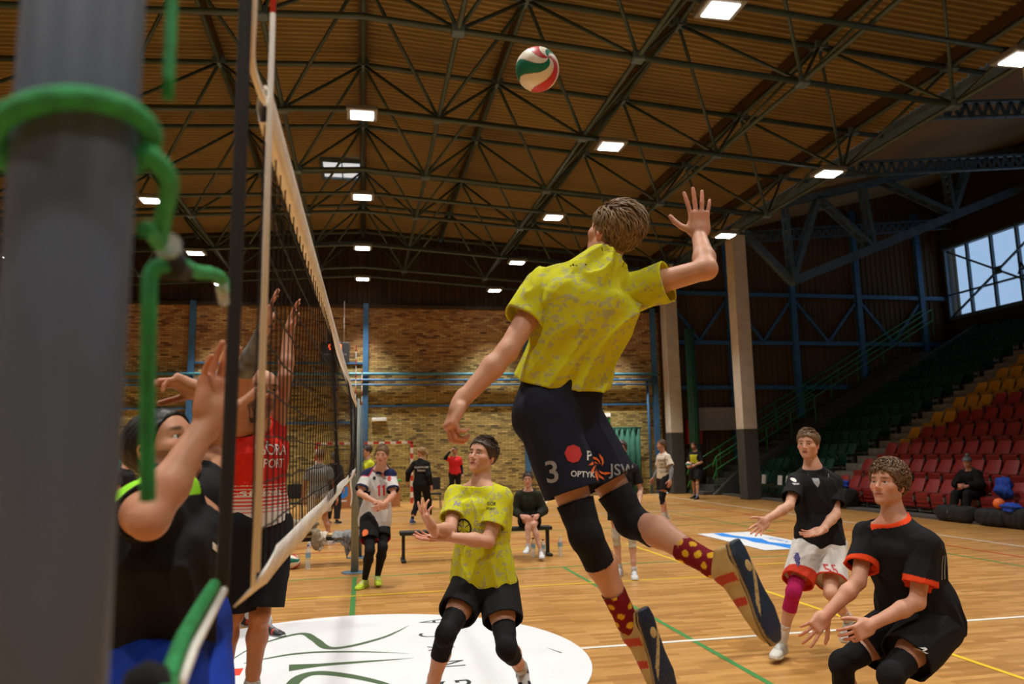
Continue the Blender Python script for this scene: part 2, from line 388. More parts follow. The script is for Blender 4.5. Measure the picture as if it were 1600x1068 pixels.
for x in ux:
    for y in uy: mb.box((x, y, zu(x)), (.24, .24, .14))
tag(part('node_joint', mb, M['dark_blue'], sf), kind='stuff')

# --- floodlights on cross rails
LY = [-5.2, -.7, 3.9, 8.6, 13.2, 17.7, 22.3, 26.4]; LX = [-9.4, -4.75, -.07, 4.62, 9.25]
rown = {13.2: 'second visible row', 17.7: 'third visible row', 22.3: 'fourth visible row', 26.4: 'last row by the brick wall', 8.6: 'nearest visible row', 3.9: 'row above the net', -.7: 'first row behind the camera', -5.2: 'second row behind the camera'}
coln = ['outermost on the left', 'left of the ridge', 'under the ridge beam', 'right of the ridge', 'beside the grandstand']
for y in LY:
    r = MB().tube([(x, y+.02, zl(x)-.1) for x in (-10.6, X0R, 10.4)], .042, 8)
    thing('lamp_rail', r, M['steel'], 'green-grey pipe carrying the floodlights, '+rown[y], 'rail', 'lamp rails under the roof', loc=(X0R, y, zl(0)-.1))
lamp0 = None
for y in LY:
    for i, x in enumerate(LX):
        z = zl(x)-.20; lab = 'white LED floodlight, %s, %s' % (coln[i], rown[y])
        if lamp0 is None:
            lamp0 = empty('ceiling_floodlight', (x, y, z), lab, 'ceiling light', 'LED floodlights under the roof')
            part('housing', MB().box((x, y, z+.02), (.56, .50, .09), bev=.02), M['bracket'], lamp0)
            part('diffuser', MB().box((x, y, z-.028), (.40, .33, .02)), M['lamp'], lamp0)
            h = MB(); h.box((x-.2, y, z+.09), (.03, .06, .1)); h.box((x+.2, y, z+.09), (.03, .06, .1)); part('hanger', h, M['steel'], lamp0)
            ld = bpy.data.lights.new('floodlight', 'AREA'); ld.shape = 'RECTANGLE'; ld.size = .46; ld.size_y = .40; ld.spread = radians(LAMP_SPREAD); ld.energy = LAMP_W; ld.color = LAMP_COL
            lo_ = bpy.data.objects.new('floodlight', ld); COL.objects.link(lo_); lo_.parent = lamp0; lo_.location = (0, 0, -.045)
        else:
            c = copy_tree(lamp0); c.location = (x, y, z); c['label'] = lab
            if y > 26:      # the row by the wall has narrow reflectors
                for q in c.children:
                    if q.type == 'LIGHT':
                        if 'floodlight_narrow' not in bpy.data.lights: l2 = ld.copy(); l2.name = 'floodlight_narrow'; l2.spread = radians(66)
                        q.data = bpy.data.lights['floodlight_narrow']

# --- far wall: blue steel posts, pipes
for n, x in (('left', -11.9), ('left middle', -5.85), ('middle', .06), ('right', 5.97), ('far right', 11.05)):
    t = MB().box((x, YW-.09, 3.55), (.19, .16, 7.1))
    thing('wall_post', t, M['blue_steel'], {'left': 'blue steel post on the brick wall at its left end', 'left middle': 'blue steel post on the brick wall left of the scoreboard', 'middle': 'blue steel post on the brick wall behind the handball goal', 'right': 'blue steel post on the brick wall behind the seated girl', 'far right': 'blue steel post where the brick wall meets the cream column'}[n], 'post', 'blue posts on the brick wall', loc=(x, YW-.09, 0))
for z, nm, mt, r in ((4.52, 'top', 'teal_pipe', .05), (4.30, 'middle', 'blue_steel', .045), (4.13, 'bottom', 'blue_steel', .035)):
    thing('wall_pipe', MB().tube([(-13, YW-.24, z), (11.1, YW-.24, z)], r, 8), M[mt], 'long %s pipe of the three running along the brick wall' % nm, 'pipe', 'pipes along the brick wall', loc=(0, YW-.24, z))
for x0, x1, z, nm in ((.15, 11, 3.38, 'right of the goal'), (-5.8, -.05, 2.80, 'behind the net, low'), (-5.8, -.05, 4.93, 'behind the scoreboard'), (-12, -5.9, 3.35, 'at the left behind the post')):
    thing('wall_rail', MB().box(((x0+x1)/2, YW-.04, z), (x1-x0, .05, .07)), M['blue_steel'], 'thin blue horizontal rail on the brick wall '+nm, 'rail', loc=(x0, YW-.04, z))
# door-like pipe pair by the corner
thing('drain_pipe', MB().tube([(10.72, YW-.12, 0), (10.72, YW-.12, 4.3)], .05, 8), M['blue_steel'], 'blue vertical pipe beside the green curtain on the brick wall', 'pipe', loc=(10.72, YW-.12, 0))
def curtain(x0, x1, z1, y, lab):
    P = []; n = int((x1-x0)*26)
    for z in (0.02, z1*.5, z1): P.append([(x0+(x1-x0)*i/n, y+.05*sin(i*1.1)+.02*sin(i*2.7+z), z) for i in range(n+1)])
    mb = MB().grid(P); mb.tube([(x0-.05, y, z1+.03), (x1+.05, y, z1+.03)], .02, 6)
    o = thing('curtain', mb, M['curtain'], lab, 'curtain', loc=(x0, y, 0)); md = o.modifiers.new('t', 'SOLIDIFY'); md.thickness = .01
curtain(8.75, 10.3, 2.45, YW-.25, 'dark green curtain hanging on the brick wall right of the tall jumping player')
curtain(-9.6, -7.45, 2.25, YW-.25, 'dark green curtain on the brick wall at the far left')
t = thing('exit_sign', MB().box((8.97, YW-.06, 2.98), (.48, .06, .14), bev=.01), newmat('exit_lamp', (.8, .8, .75), .4, emit=(.8, .82, .75), estr=.25), 'small white emergency lamp with green pictogram plate under it, above the curtain', 'sign', loc=(8.97, YW-.06, 2.98))
g = MB().box((8.97, YW-.05, 2.78), (.46, .03, .20)); part('pictogram_plate', g, M['green_paint'], t)
g = MB().box((8.9, YW-.068, 2.78), (.08, .004, .12)); g.poly([(9.0, YW-.07, 2.80), (9.1, YW-.07, 2.80), (9.1, YW-.07, 2.76), (9.0, YW-.07, 2.76)]); part('pictogram', g, M['white'], t)
thing('wall_lamp', MB().box((.55, YW-.07, 2.9), (.52, .10, .12), bev=.02), M['white'], 'small white box lamp on the brick wall right of the middle blue post', 'wall lamp', loc=(.55, YW-.07, 2.9))
# scoreboard
sb = empty('scoreboard', (-1.0, YW-.5, 5.25), 'black hanging electronic scoreboard with red digits on the brick wall', 'scoreboard')
part('case', MB().box((-1.0, YW-.5, 5.25), (1.0, .16, .72), bev=.02), M['black'], sb)
place_text('digits', '09:3', .27, (-1.0, YW-.5, 5.42), (1, 0, 0), (0, 0, 1), M['led_red'], sb, bold=.012, off=.085)
place_text('caption', 'GOSPODARZE   GOSCIE', .075, (-1.0, YW-.5, 5.17), (1, 0, 0), (0, 0, 1), M['led_white'], sb, off=.085)
wv = MB().tube([(-.7, YW-.5, 5.6), (-.7, YW-.5, 7.1)], .012, 5).tube([(-1.3, YW-.5, 5.6), (-1.3, YW-.5, 7.1)], .012, 5); part('cable', wv, M['white'], sb); part('wall_bracket', MB().box((-1.0, YW-.22, 5.25), (.5, .40, .1)), M['steel'], sb)

# --- concrete columns
def column(x, y, h, lab, zc=2.26, w=.50):
    c = MB().box((x, y, (h+zc)/2), (w, w, h-zc), bev=.02); o = thing('column', c, M['cream_col'], lab, 'column', loc=(x, y, 0))
    part('painted_base', MB().box((x, y, zc/2), (w+.012, w+.012, zc), bev=.02), M['dark_concrete'], o)
column(12.38, 23.05, 9.0, 'tall cream concrete column with grey base in front of the green seats')
column(11.62, 27.2, 8.8, 'cream concrete column with grey base in the corner beside the brick wall')
column(12.38, 11.0, 9.0, 'cream concrete column beside the red seats out to the right')
nr = MB(); 
for i in range(9): nr.tube([(12.22+.13*cos(i*.7), 26.75+.13*sin(i*.7), 1.0), (12.22+.12*cos(i*.7+.3), 26.75+.12*sin(i*.7+.3), 3.5), (12.22+.11*cos(i*.7), 26.75+.1*sin(i*.7), 6.2)], .075, 7)
thing('rolled_net', nr, M['curtain'], 'long green safety net bundled up beside the corner column', 'net', loc=(12.22, 26.75, 1))
# --- cladded end wall of the stand: blue frame
bf = empty('wall_frame', (17.1, YW-.15, 4), 'blue steel posts, rails and W braces on the ochre end wall of the stand', 'wall frame')
for x in (14.3, 17.1, 20.1, 23.1): part('post', MB().box((x, YW-.16, 5.7), (.22, .22, 11.4)), M['blue_steel'], bf)
for z in (7.75, 5.78, 4.0): part('rail', MB().box((18, YW-.14, z), (12.6, .14, .16)), M['blue_steel'], bf)
xs = [11.6, 14.3, 17.1, 20.1, 23.1]
for a, b_ in zip(xs, xs[1:]):
    mm = (a+b_)/2
    part('brace', MB().beam((a, YW-.14, 7.65), (mm, YW-.14, 5.85), .10), M['blue_steel'], bf)
    part('brace', MB().beam((b_, YW-.14, 7.65), (mm, YW-.14, 5.85), .10), M['blue_steel'], bf)
thing('notice_board', MB().box((13.45, YW-.34, 2.78), (1.55, .05, .88), bev=.01), noisy(newmat('grey_white_board', (.36, .33, .29), .6), .05), 'pale blank board on the end wall behind the green railing', 'board', loc=(13.45, YW-.34, 2.78))
rb = thing('hose_cabinet', MB().box((12.5, YW-.16, 2.3), (.6, .28, .95), bev=.02), M['red_paint'], 'red fire hose cabinet on the end wall beside the pale board', 'cabinet', loc=(12.5, YW-.16, 2.3))
ds = MB().lathe([(0, 0), (.1, 0), (.1, .02), (0, .02)], (12.5, YW-.3, 2.3), 14, rot=Matrix.Rotation(pi/2, 3, 'X')); part('hose_badge', ds, M['white'], rb)
# --- big stand truss in the plane of the column
def truss(y, lab):
    t = empty('roof_truss', (12.5, y, 9), lab, 'truss', 'stand roof trusses')
    n0 = (12.77, y, 9.0); n1 = (14.36, y, 7.25); n2 = (20.99, y, 9.94); n3 = (24.25, y, 11.13)
    def dbl(nm, a, b_, w=.16, gap=.28):
        m2 = MB(); 
        for s in (-1, 1): m2.beam((a[0], a[1]+s*gap/2, a[2]), (b_[0], b_[1]+s*gap/2, b_[2]), .09, w)
        for i in range(1, 6):
            q = [a[j]+(b_[j]-a[j])*i/6 for j in range(3)]; m2.box(q, (.14, gap+.1, .12))
        part(nm, m2, M['dark_blue'], t)
    part('lower_chord', MB().beam(n1, n3, .34, .30), M['dark_blue'], t)
    part('end_post', MB().beam((12.3, y, 9.35), n1, .22, .22), M['dark_blue'], t)
    dbl('upper_chord', (12.3, y, 9.5), (24.3, y, 12.6), .2)
    dbl('diagonal', n1, (15.6, y, 10.3)); dbl('diagonal', (17.4, y, 10.8), (17.6, y, 8.55), .12)
    dbl('diagonal', (18.3, y, 11.0), n2); dbl('diagonal', n2, (21.9, y, 11.9)); dbl('vertical', (14.3, y, 9.9), n1, .1); dbl('vertical', (20.9, y, 11.7), n2, .1)
    dbl('diagonal', (17.6, y, 8.55), (15.6, y, 10.3), .12)
truss(23.0, 'dark blue steel truss springing from the tall cream column over the seats'); truss(11.0, 'dark blue steel truss over the seats off to the right')
eg = MB().box((12.43, 6.6, 9.36), (.44, 41.9, .70)); thing('edge_girder', eg, M['dark_blue'], 'long dark blue girder along the edge of the grandstand roof', 'girder', loc=(12.43, 6.6, 9.36))
for k, y in enumerate((19.2, 15.2, 11.8, 26.6)):          # castellated purlins
    c = MB(); x0, x1 = 12.7, 24.2; z0 = lambda x: 9.62+(x-12.3)*.10
    c.beam((x0, y, z0(x0)+.2), (x1, y, z0(x1)+.2), .14, .06); c.beam((x0, y, z0(x0)-.2), (x1, y, z0(x1)-.2), .14, .06)
    x = x0
    while x < x1: c.beam((x, y, z0(x)-.2), (x+.17, y, z0(x)+.2), .03, .10); c.beam((x+.17, y, z0(x)+.2), (x+.34, y, z0(x)-.2), .03, .10); x += .34
    thing('castellated_beam', c, M['dark_blue'], 'dark castellated beam under the stand roof, %s' % ['just before the big truss', 'in the middle of the bay', 'nearest the camera', 'against the end wall'][k], 'beam', 'castellated beams under the stand roof', loc=(x0, y, 9.6))

# --- court markings (painted on the floor): parts of the floor
def line(mat, pts, w=.05, z=.002):
    mb = MB(); pts = [Vector((p[0], p[1], z)) for p in pts]; L = []; R_ = []
    for i, p in enumerate(pts):
        a = pts[max(0, i-1)]; b_ = pts[min(len(pts)-1, i+1)]; t = (b_-a).normalized(); n = Vector((-t.y, t.x, 0))*w/2; L.append(p-n); R_.append(p+n)
    for i in range(len(pts)-1): mb.poly([L[i], L[i+1], R_[i+1], R_[i]])
    part('court_line', mb, mat, floor)
NX, NY = -.1, 6.6
g = M['green_line']; yl = M['yellow_line']; wl = M['white_line']; rl = M['red_line']
for y in (NY-4.5, NY+4.5): line(g, [(NX-9, y), (NX+9, y)], z=.0021)
line(g, [(NX, NY-4.5), (NX, NY+4.5)], .06, z=.0024)
for x in (NX-9, NX-3, NX+3, NX+9): line(g, [(x, NY-4.5), (x, NY+4.5)], z=.0024)
line(yl, [(-12.8, 9.68), (4.7, 9.68)], z=.0027); line(yl, [(4.7, -10), (4.7, 13.4)], z=.003); line(yl, [(-4.9, 9.68), (-4.9, 13.3), (4.7, 13.3)], z=.0032)
line(wl, [(-12.5, NY), (12.5, NY)], .06, z=.0034); line(wl, [(10.55, -13), (10.55, 27.0)], .05, z=.0036); line(wl, [(-10.7, 26.9), (10.55, 26.9)], z=.0038)
for y, c, z in ((14.0, rl, .004), (16.1, g, .0042), (17.8, rl, .0044), (19.7, wl, .0046), (22.4, wl, .0048)): line(c, [(-9, y), (9.6, y)], z=z)
line(rl, [(9.6, -5), (9.6, 22)], z=.005); line(g, [(8.1, 14.2), (8.1, 23), (-8, 23)], z=.0052)
line(rl, [(NX+1.2+2.6*cos(a*pi/16), 13.9+1.6*sin(a*pi/16)) for a in range(17)], z=.0054)
line(wl, [(.05+6.2*cos(a*pi/24), 26.6-6.2*sin(a*pi/24)) for a in range(25)], .05, z=.0056)
line(yl, [(5.6, 10.4), (6.1, 10.4)], z=.0058)
# white round sticker with the hall's emblem
CX0, CY0, RR = -.10, 6.55, 1.96
st = thing('floor_sticker', MB().poly([(CX0+RR*cos(2*pi*i/96), CY0+RR*sin(2*pi*i/96), .0062) for i in range(96)], .0008), M['decal_white'], 'big white round floor sticker with a green line drawing in the middle of the court', 'floor sticker', loc=(CX0, CY0, 0))
def stroke(pts, ws, mat, z=.0078, nm='emblem_stroke'):
    """tapering brush stroke on the sticker"""
    P = spline([(p[0], p[1], z) for p in pts], 10); n = len(P); mb = MB(); L = []; R_ = []
    for i, p in enumerate(P):
        u = i/(n-1)*(len(ws)-1); k = min(int(u), len(ws)-2); w_ = ws[k]+(ws[k+1]-ws[k])*(u-k)
        a = P[max(0, i-1)]; b_ = P[min(n-1, i+1)]; t = (b_-a).normalized(); nn = Vector((-t.y, t.x, 0))*w_/2; L.append(p-nn); R_.append(p+nn)
    for i in range(n-1): mb.poly([L[i], L[i+1], R_[i+1], R_[i]])
    part(nm, mb, mat, st)
dgm = M['decal_green']
stroke([(-1.1, 6.87), (-.98, 7.31), (-.81, 7.61), (-.56, 7.81), (-.42, 7.53), (-.29, 7.19), (-.09, 7.2), (.18, 7.42), (.33, 7.63), (.46, 7.87)], [.01, .02, .04, .075, .08, .085, .07, .05, .03, .005], dgm)
stroke([(-.95, 6.86), (-.77, 6.97), (-.58, 7.05), (-.35, 7.06), (-.09, 7.0), (.17, 6.91), (.4, 6.8)], [.02, .04, .055, .055, .045, .025, .004], dgm)
stroke([(-.57, 6.62), (-.33, 6.64), (0, 6.645), (.25, 6.645), (.43, 6.65)], [.2, .09, .06, .03, .004], dgm)
stroke([(-.50, 5.9), (-.50, 6.18), (-.44, 6.36), (-.32, 6.41), (-.12, 6.29), (.08, 6.1), (.22, 5.91), (.35, 5.6)], [.05, .10, .11, .11, .09, .07, .05, .01], dgm)
stroke([(-1.12, 6.62), (-1.03, 6.61), (-.93, 6.61)], [.12, .21, .2], M['decal_red'], nm='emblem_dot')
stroke([(1.58, 6.68), (1.66, 6.48)], [.004, .02], dgm)
for ch, x, y in (('G', .70, 5.86), ('N', .72, 6.40), ('Y', .70, 6.92), ('C', .66, 7.42), ('A', .70, 7.98)):
    place_text('letter', ch, .34, (x, y, .0078), (0, 1, 0), (-1, 0, 0), M['decal_ink'], st, off=0, sx=.8)
# blue and white advertising sticker on the court
sk = thing('floor_banner', MB().poly([(6.5, 11.75, .0064), (7.62, 11.75, .0064), (7.62, 14.35, .0064), (6.5, 14.35, .0064)], .0008), M['decal_white'], 'white rectangular floor banner with a blue wave, lying right of the net', 'floor banner', loc=(7, 13, 0))
bw = MB(); T = [(6.82, 14.3), (7.02, 14.3), (7.02, 13.8), (7.25, 13.2), (7.12, 12.7), (7.3, 12.2), (7.25, 11.8), (6.98, 11.8), (6.98, 12.3), (6.86, 12.8), (6.95, 13.3), (6.75, 13.8)]
bm_ = [(x, y, .0085) for x, y in T]; c_ = (7.03, 13.0, .0085)
for i in range(len(bm_)): bw.poly([c_, bm_[(i+1) % len(bm_)], bm_[i]])
part('blue_wave', bw, M['decal_blue'], sk)
place_text('lettering', 'POMOC', .22, (7.42, 12.9, .0085), (0, -1, 0), (1, 0, 0), M['decal_blue'], sk, off=0)
# ================================================================ NET, POSTS, GOAL, BENCHES, BALLS
# --- near post (round aluminium) with the green lashing cord
PXN, PYN = -.240, .665
p = MB().lathe([(0, 0), (.0465, 0), (.0465, 2.55), (.04, 2.56), (0, 2.56)], (PXN, PYN, 0), 48)
near_post = thing('net_post', p, M['alu'], 'thick grey metal volleyball post close to the camera at the left edge', 'net post', loc=(PXN, PYN, 0))
part('floor_collar', MB().lathe([(0, .004), (.11, .004), (.11, .012), (0, .012)], (PXN, PYN, 0), 32), M['steel'], near_post)
# the cord: loop round the post then down to the net
ring = [(PXN+.057*cos(a), PYN+.057*sin(a), 1.965+.018*sin(a*1.0+2.2)) for a in [2*pi*i/28 for i in range(29)]]
cord = MB().tube(ring, .0095, 10)
cord.tube(spline([(PXN+.056, PYN-.012, 1.957), (-.172, .69, 1.945), (-.198, .78, 1.935), (-.212, .83, 1.928)], 8), .0085, 10)
cord.tube(spline([(-.19, .69, 1.898), (-.20, .74, 1.913), (-.213, .83, 1.922)], 6), .007, 10)
cord.tube(spline([(-.212, .86, 1.918), (-.21, .98, 1.93), (-.21, 1.1, 1.955), (-.212, 1.185, 1.965), (-.212, 1.2, 1.95)], 8), .009, 10)
cord.tube(spline([(-.209, .845, 1.905), (-.222, .84, 1.893), (-.222, .84, 1.84), (-.224, .86, 1.74), (-.222, .87, 1.655)], 8), .008, 10)
rope = thing('lashing_cord', cord, M['green_rope'], 'green cord looped round the near post and lashed to the upper net edge', 'cord', loc=(PXN, PYN, 1.9))
part('end_sleeve', MB().tube([(-.211, 1.17, 1.955), (-.212, 1.205, 1.935)], .009, 8), M['plastic_clear'], rope); part('end_sleeve', MB().tube([(-.205, .838, 1.925), (-.212, .862, 1.925)], .013, 10), M['plastic_clear'], rope)
part('black_knot', MB().lathe([(0, -.02), (.013, -.015), (.018, 0), (.014, .015), (0, .02)], (-.212, .875, 1.913), 12).tube([(-.213, .87, 1.915), (-.212, .94, 1.918)], .011, 8), M['net_black'], rope)
thing('hanging_cord', MB().tube(spline([(-.178, .70, 2.30), (-.180, .705, 2.15), (-.181, .71, 2.03)], 5), .0055, 10), M['green_rope'], 'loose green cord end hanging down beside the near post at the top', 'cord', loc=(-.18, .70, 2.3))
c2 = MB().tube(spline([(-.232, 1.32, 1.497), (-.226, 1.20, 1.49), (-.218, 1.05, 1.478), (-.205, .93, 1.468), (-.20, .90, 1.465)], 6), .010, 10)
c2.tube(spline([(-.20, .90, 1.462), (-.19, .80, 1.468), (-.2, .74, 1.47), (-.21, .71, 1.47)], 6), .011, 10)
lc = thing('tension_cord', c2, M['green_rope'], 'green cord with a white line pulling the lower net corner to the near post', 'cord', loc=(-.2, 1, 1.48))
part('white_line', MB().tube([(-.220, 1.34, 1.485), (-.205, 1.05, 1.465), (-.195, .93, 1.453)], .006, 8), M['tape'], lc)
part('black_knot', MB().lathe([(0, -.03), (.02, -.02), (.026, 0), (.02, .02), (0, .03)], (-.212, .86, 1.468), 12), M['net_black'], lc)

# --- volleyball nets
def net_x(y, y0, xa, xb): return xa+(xb-xa)*(y-y0)/9.6
def make_net(root_name, label, y0, xa, xb, near=False, zt=2.43, sag=.06):
    n = empty(root_name, (net_x(y0+4.8, y0, xa, xb), y0+4.8, 1.9), label, 'volleyball net')
    L = 9.5; NV = 95
    X = lambda y: net_x(y, y0, xa, xb)
    Z1 = lambda y: zt-.03-sag*sin(pi*(y-y0)/L)*.25
    Z0 = lambda y: 1.46+.0*sin(pi*(y-y0)/L)
    def sway(y, z): return .035*sin((y-y0)*1.7+2*z)*sin(pi*(z-1.4)/1.05)*sin(pi*(y-y0)/L)
    mb = MB()
    for i in range(NV+1):
        y = y0+L*i/NV; pts = []
        for j in range(7):
            z = Z0(y)+(Z1(y)-Z0(y))*j/6; pts.append((X(y)+sway(y, z), y+.01*sin(z*6+i), z))
        mb.tube(pts, .0023 if near else .0024, 4, cap=False)
    for j in range(1, 10):
        pts = [(X(y0+L*i/60)+sway(y0+L*i/60, Z0(0)+.1*j), y0+L*i/60, Z0(y0)+(Z1(y0+L*i/60)-Z0(y0))*j/10+.003*sin(i*1.9+j)) for i in range(61)]
        mb.tube(pts, .0023 if near else .0024, 4, cap=False)
    tag(part('mesh', mb, M['net_black'], n), kind='stuff')
    # top band: folded canvas, scalloped where it is laced
    tb = MB(); P = []
    k = 190
    for w_, dx in ((.0, .012), (.035, .016), (.07, .010)):
        P.append([(X(y0+L*i/k)+dx, y0+L*i/k, Z1(y0+L*i/k)+.03-w_-(.006*abs(sin(i*pi/2)) if w_ > .06 else 0)) for i in range(k+1)])
    for w_, dx in ((.07, -.010), (.035, -.016), (.0, -.012)):
        P.append([(X(y0+L*i/k)+dx, y0+L*i/k, Z1(y0+L*i/k)+.03-w_-(.006*abs(sin(i*pi/2)) if w_ > .06 else 0)) for i in range(k+1)])
    P.append(P[0]); tb.grid(P); part('top_tape', tb, M['tape'], n)
    # bottom band, twisting a little
    bb = MB(); P = [[], [], []]
    for i in range(121):
        y = y0+L*i/120; a = .12+.12*sin(i*.11)+.08*sin(i*.31); w_ = .042
        if near and i < 4: a = .7-.1*i
        for q, s in enumerate((-1, 0, 1)): P[q].append((X(y)+s*w_*sin(a)+.004*(1-abs(s)), y, Z0(y)+s*w_*cos(a)))
    bb.grid(P); o = part('bottom_tape', bb, M['tape'], n); md = o.modifiers.new('t', 'SOLIDIFY'); md.thickness = .003
    for yy, s in ((y0, -1), (y0+L, 1)):
        sb = MB().beam((X(yy), yy, 1.43), (X(yy)+.004, yy, zt+.10), .032, .006, up=(0, 1, 0)) if not near or s > 0 else MB().tube(spline([(-.212, 1.29, 2.72), (-.211, 1.30, 2.5), (-.213, 1.31, 2.15), (-.219, 1.34, 1.8), (-.228, 1.37, 1.47)], 6), .0115, 10)
        part('side_strap', sb, M['net_black'], n)
    part('tension_line', MB().tube([(X(y0), y0, zt+.005), (X(y0+L), y0+L, zt+.005)], .004, 6).tube([(X(y0+L), y0+L, zt+.0), (X(y0+L), y0+L+.45, zt-.02)], .005, 6).tube([(X(y0+L), y0+L, 1.45), (X(y0+L), y0+L+.45, 1.38)], .005, 6), M['tape'], n)
    return n
def antenna(x, y, z0, z1, lab, zr=2.4):
    a = thing('antenna', MB().tube([(x, y, z0), (x, y, z1)], .0055, 10), M['white'], lab, 'antenna', loc=(x, y, z0)); z = z1-.1
    while z > zr: part('red_band', MB().tube([(x, y, z), (x, y, z+.1)], .0058, 10), M['red_paint'], a); z -= .2
    return a
net = make_net('volleyball_net', 'volleyball net of the near court, seen edge-on from beside its near post', 1.50, -.20, -.105, near=True)
make_net('volleyball_net', 'volleyball net of the second court, farther away behind the far post', 13.65, -.05, -.02)
a = antenna(-.188, 1.49, 1.49, 3.29, 'white antenna with red bands standing up the near end of the near net', 2.55)
part('side_band', MB().tube([(-.196, 1.505, 1.46), (-.192, 1.50, 2.0), (-.19, 1.495, 2.52)], .0085, 8, flat=.5), M['tape'], a)
fr_ = MB().tube(spline([(-.209, 1.37, 2.62), (-.207, 1.37, 2.52), (-.212, 1.40, 2.44), (-.206, 1.45, 2.41), (-.20, 1.5, 2.405)], 5), .012, 8, flat=.5)
part('frayed_end', fr_, M['tape'], net)
antenna(-.11, 10.9, 1.45, 3.24, 'antenna with red bands at the far end of the near net')
antenna(-.03, 14.0, 1.45, 3.24, 'antenna with red bands at the near end of the second net')
def post(x, y, lab, mat='alu', h=2.52):
    q = MB().lathe([(0, 0), (.055, 0), (.055, h), (0, h)], (x, y, 0), 20); o = thing('net_post', q, M[mat], lab, 'net post', loc=(x, y, 0))
    part('floor_plate', MB().lathe([(0, .001), (.19, .001), (.19, .010), (.09, .014), (0, .014)], (x, y, 0), 24), M['dark_blue'], o)
    w_ = MB().box((x+.07, y-.01, 1.15), (.05, .07, .22), bev=.01); w_.tube([(x+.07, y, h-.1), (x+.07, y, .3)], .006, 6); part('winch', w_, M['steel'], o)
    c = MB().tube(spline([(x-.06, y-.03, 1.5), (x-.07, y-.06, 1.3), (x-.05, y-.07, 1.1), (x-.065, y-.06, .95)], 5), .012, 6); part('lashing', c, M['tape'], o); return o
M['alu_far'] = newmat('worn_grey_green_metal', (.24, .26, .235), .4, metal=.2)
post(-.105, 11.55, 'far grey metal post of the near net with its cords', 'alu_far')
post(-.06, 13.15, 'slim blue-grey near post of the second net, just behind the far post', 'dark_blue'); post(-.02, 23.6, 'far post of the second net near the goal')

# --- handball goal
gx0, gx1, gy, gz = -1.55, 1.65, 26.55, 2.06
goal = empty('handball_goal', ((gx0+gx1)/2, gy, 0), 'handball goal with red and white striped posts and yellowish net by the brick wall', 'goal')
for nm, a, b_ in (('post', (gx0, gy, 0), (gx0, gy, gz)), ('post', (gx1, gy, 0), (gx1, gy, gz)), ('crossbar', (gx0-.04, gy, gz+.0), (gx1+.04, gy, gz))):
    a, b_ = Vector(a), Vector(b_); L = (b_-a).length; n = max(3, int(L/.2)) | 1; r1, w1 = MB(), MB()
    for i in range(n): (r1 if i % 2 == 0 else w1).beam(a+(b_-a)*i/n, a+(b_-a)*(i+1)/n, .085)
    q = part(nm, r1, M['red_paint'], goal); ww = obj('white_bands', w1.mesh('white_bands', goal.location), M['white'], q)
gn = MB(); M['goal_net'] = newmat('yellow_goal_net', (.55, .45, .05), .8)
for i in range(25):
    x = gx0+(gx1-gx0)*i/24; gn.tube([(x, gy+.05, gz), (x, gy+.45, gz-.05), (x, gy+.85, .9), (x, gy+.9, .02)], .007, 4, cap=False)
for j in range(14):
    t = j/13; z = gz*(1-t); yy = gy+.45+.42*t; gn.tube([(gx0, gy+.05, z), (gx0, yy, z), (gx1, yy, z), (gx1, gy+.05, z)], .007, 4, cap=False)
tag(part('goal_net', gn, M['goal_net'], goal), kind='stuff')
# orange side board with a green top rail
bx = thing('side_board', MB().box((.1, 24.75, .42), (2.15, .05, .80), bev=.01), M['orange_wood'], 'orange wooden board with a green top edge standing in front of the goal', 'board', loc=(.1, 24.75, 0))
part('top_rail', MB().box((.1, 24.75, .84), (2.2, .09, .06), bev=.01), newmat('bright_green_pad', (.04, .42, .08), .6), bx)
cg = MB().poly([(-.78, 24.72, .68), (-.46, 24.72, .68), (-.46, 24.72, .42), (-.62, 24.72, .30), (-.78, 24.72, .42)], .004, (0, -1, 0)); part('crest', cg, M['decal_blue'], bx)
part('crest_text', MB().box((-.62, 24.72, .25), (.26, .006, .05)), M['white'], bx)
# --- benches
def bench(x0, x1, y, lab, wood):
    b_ = empty('bench', ((x0+x1)/2, y, 0), lab, 'bench')
    for x in (x0+.06, x1-.06):
        g_ = MB().box((x, y, .22), (.05, .06, .42)); g_.box((x, y, .025), (.07, .42, .04), bev=.01); part('leg', g_, M['black'], b_)
    if wood:
        part('rail', MB().box(((x0+x1)/2, y-.12, .40), (x1-x0, .04, .06)), M['black'], b_)
        part('slat', MB().box(((x0+x1)/2, y-.07, .45), (x1-x0-.04, .11, .03), bev=.006), M['wood_slat'], b_); part('slat', MB().box(((x0+x1)/2, y+.08, .45), (x1-x0-.04, .11, .03), bev=.006), M['wood_slat'], b_)
    else: part('seat_board', MB().box(((x0+x1)/2, y, .44), (x1-x0, .24, .06), bev=.012), M['black'], b_)
bench(.58, 3.05, 12.42, 'low black bench behind the setter with a girl sitting on its right end', False)
bench(-2.9, .18, 12.55, 'low bench with pale wooden slats and clothes on it, left of the far post', True)
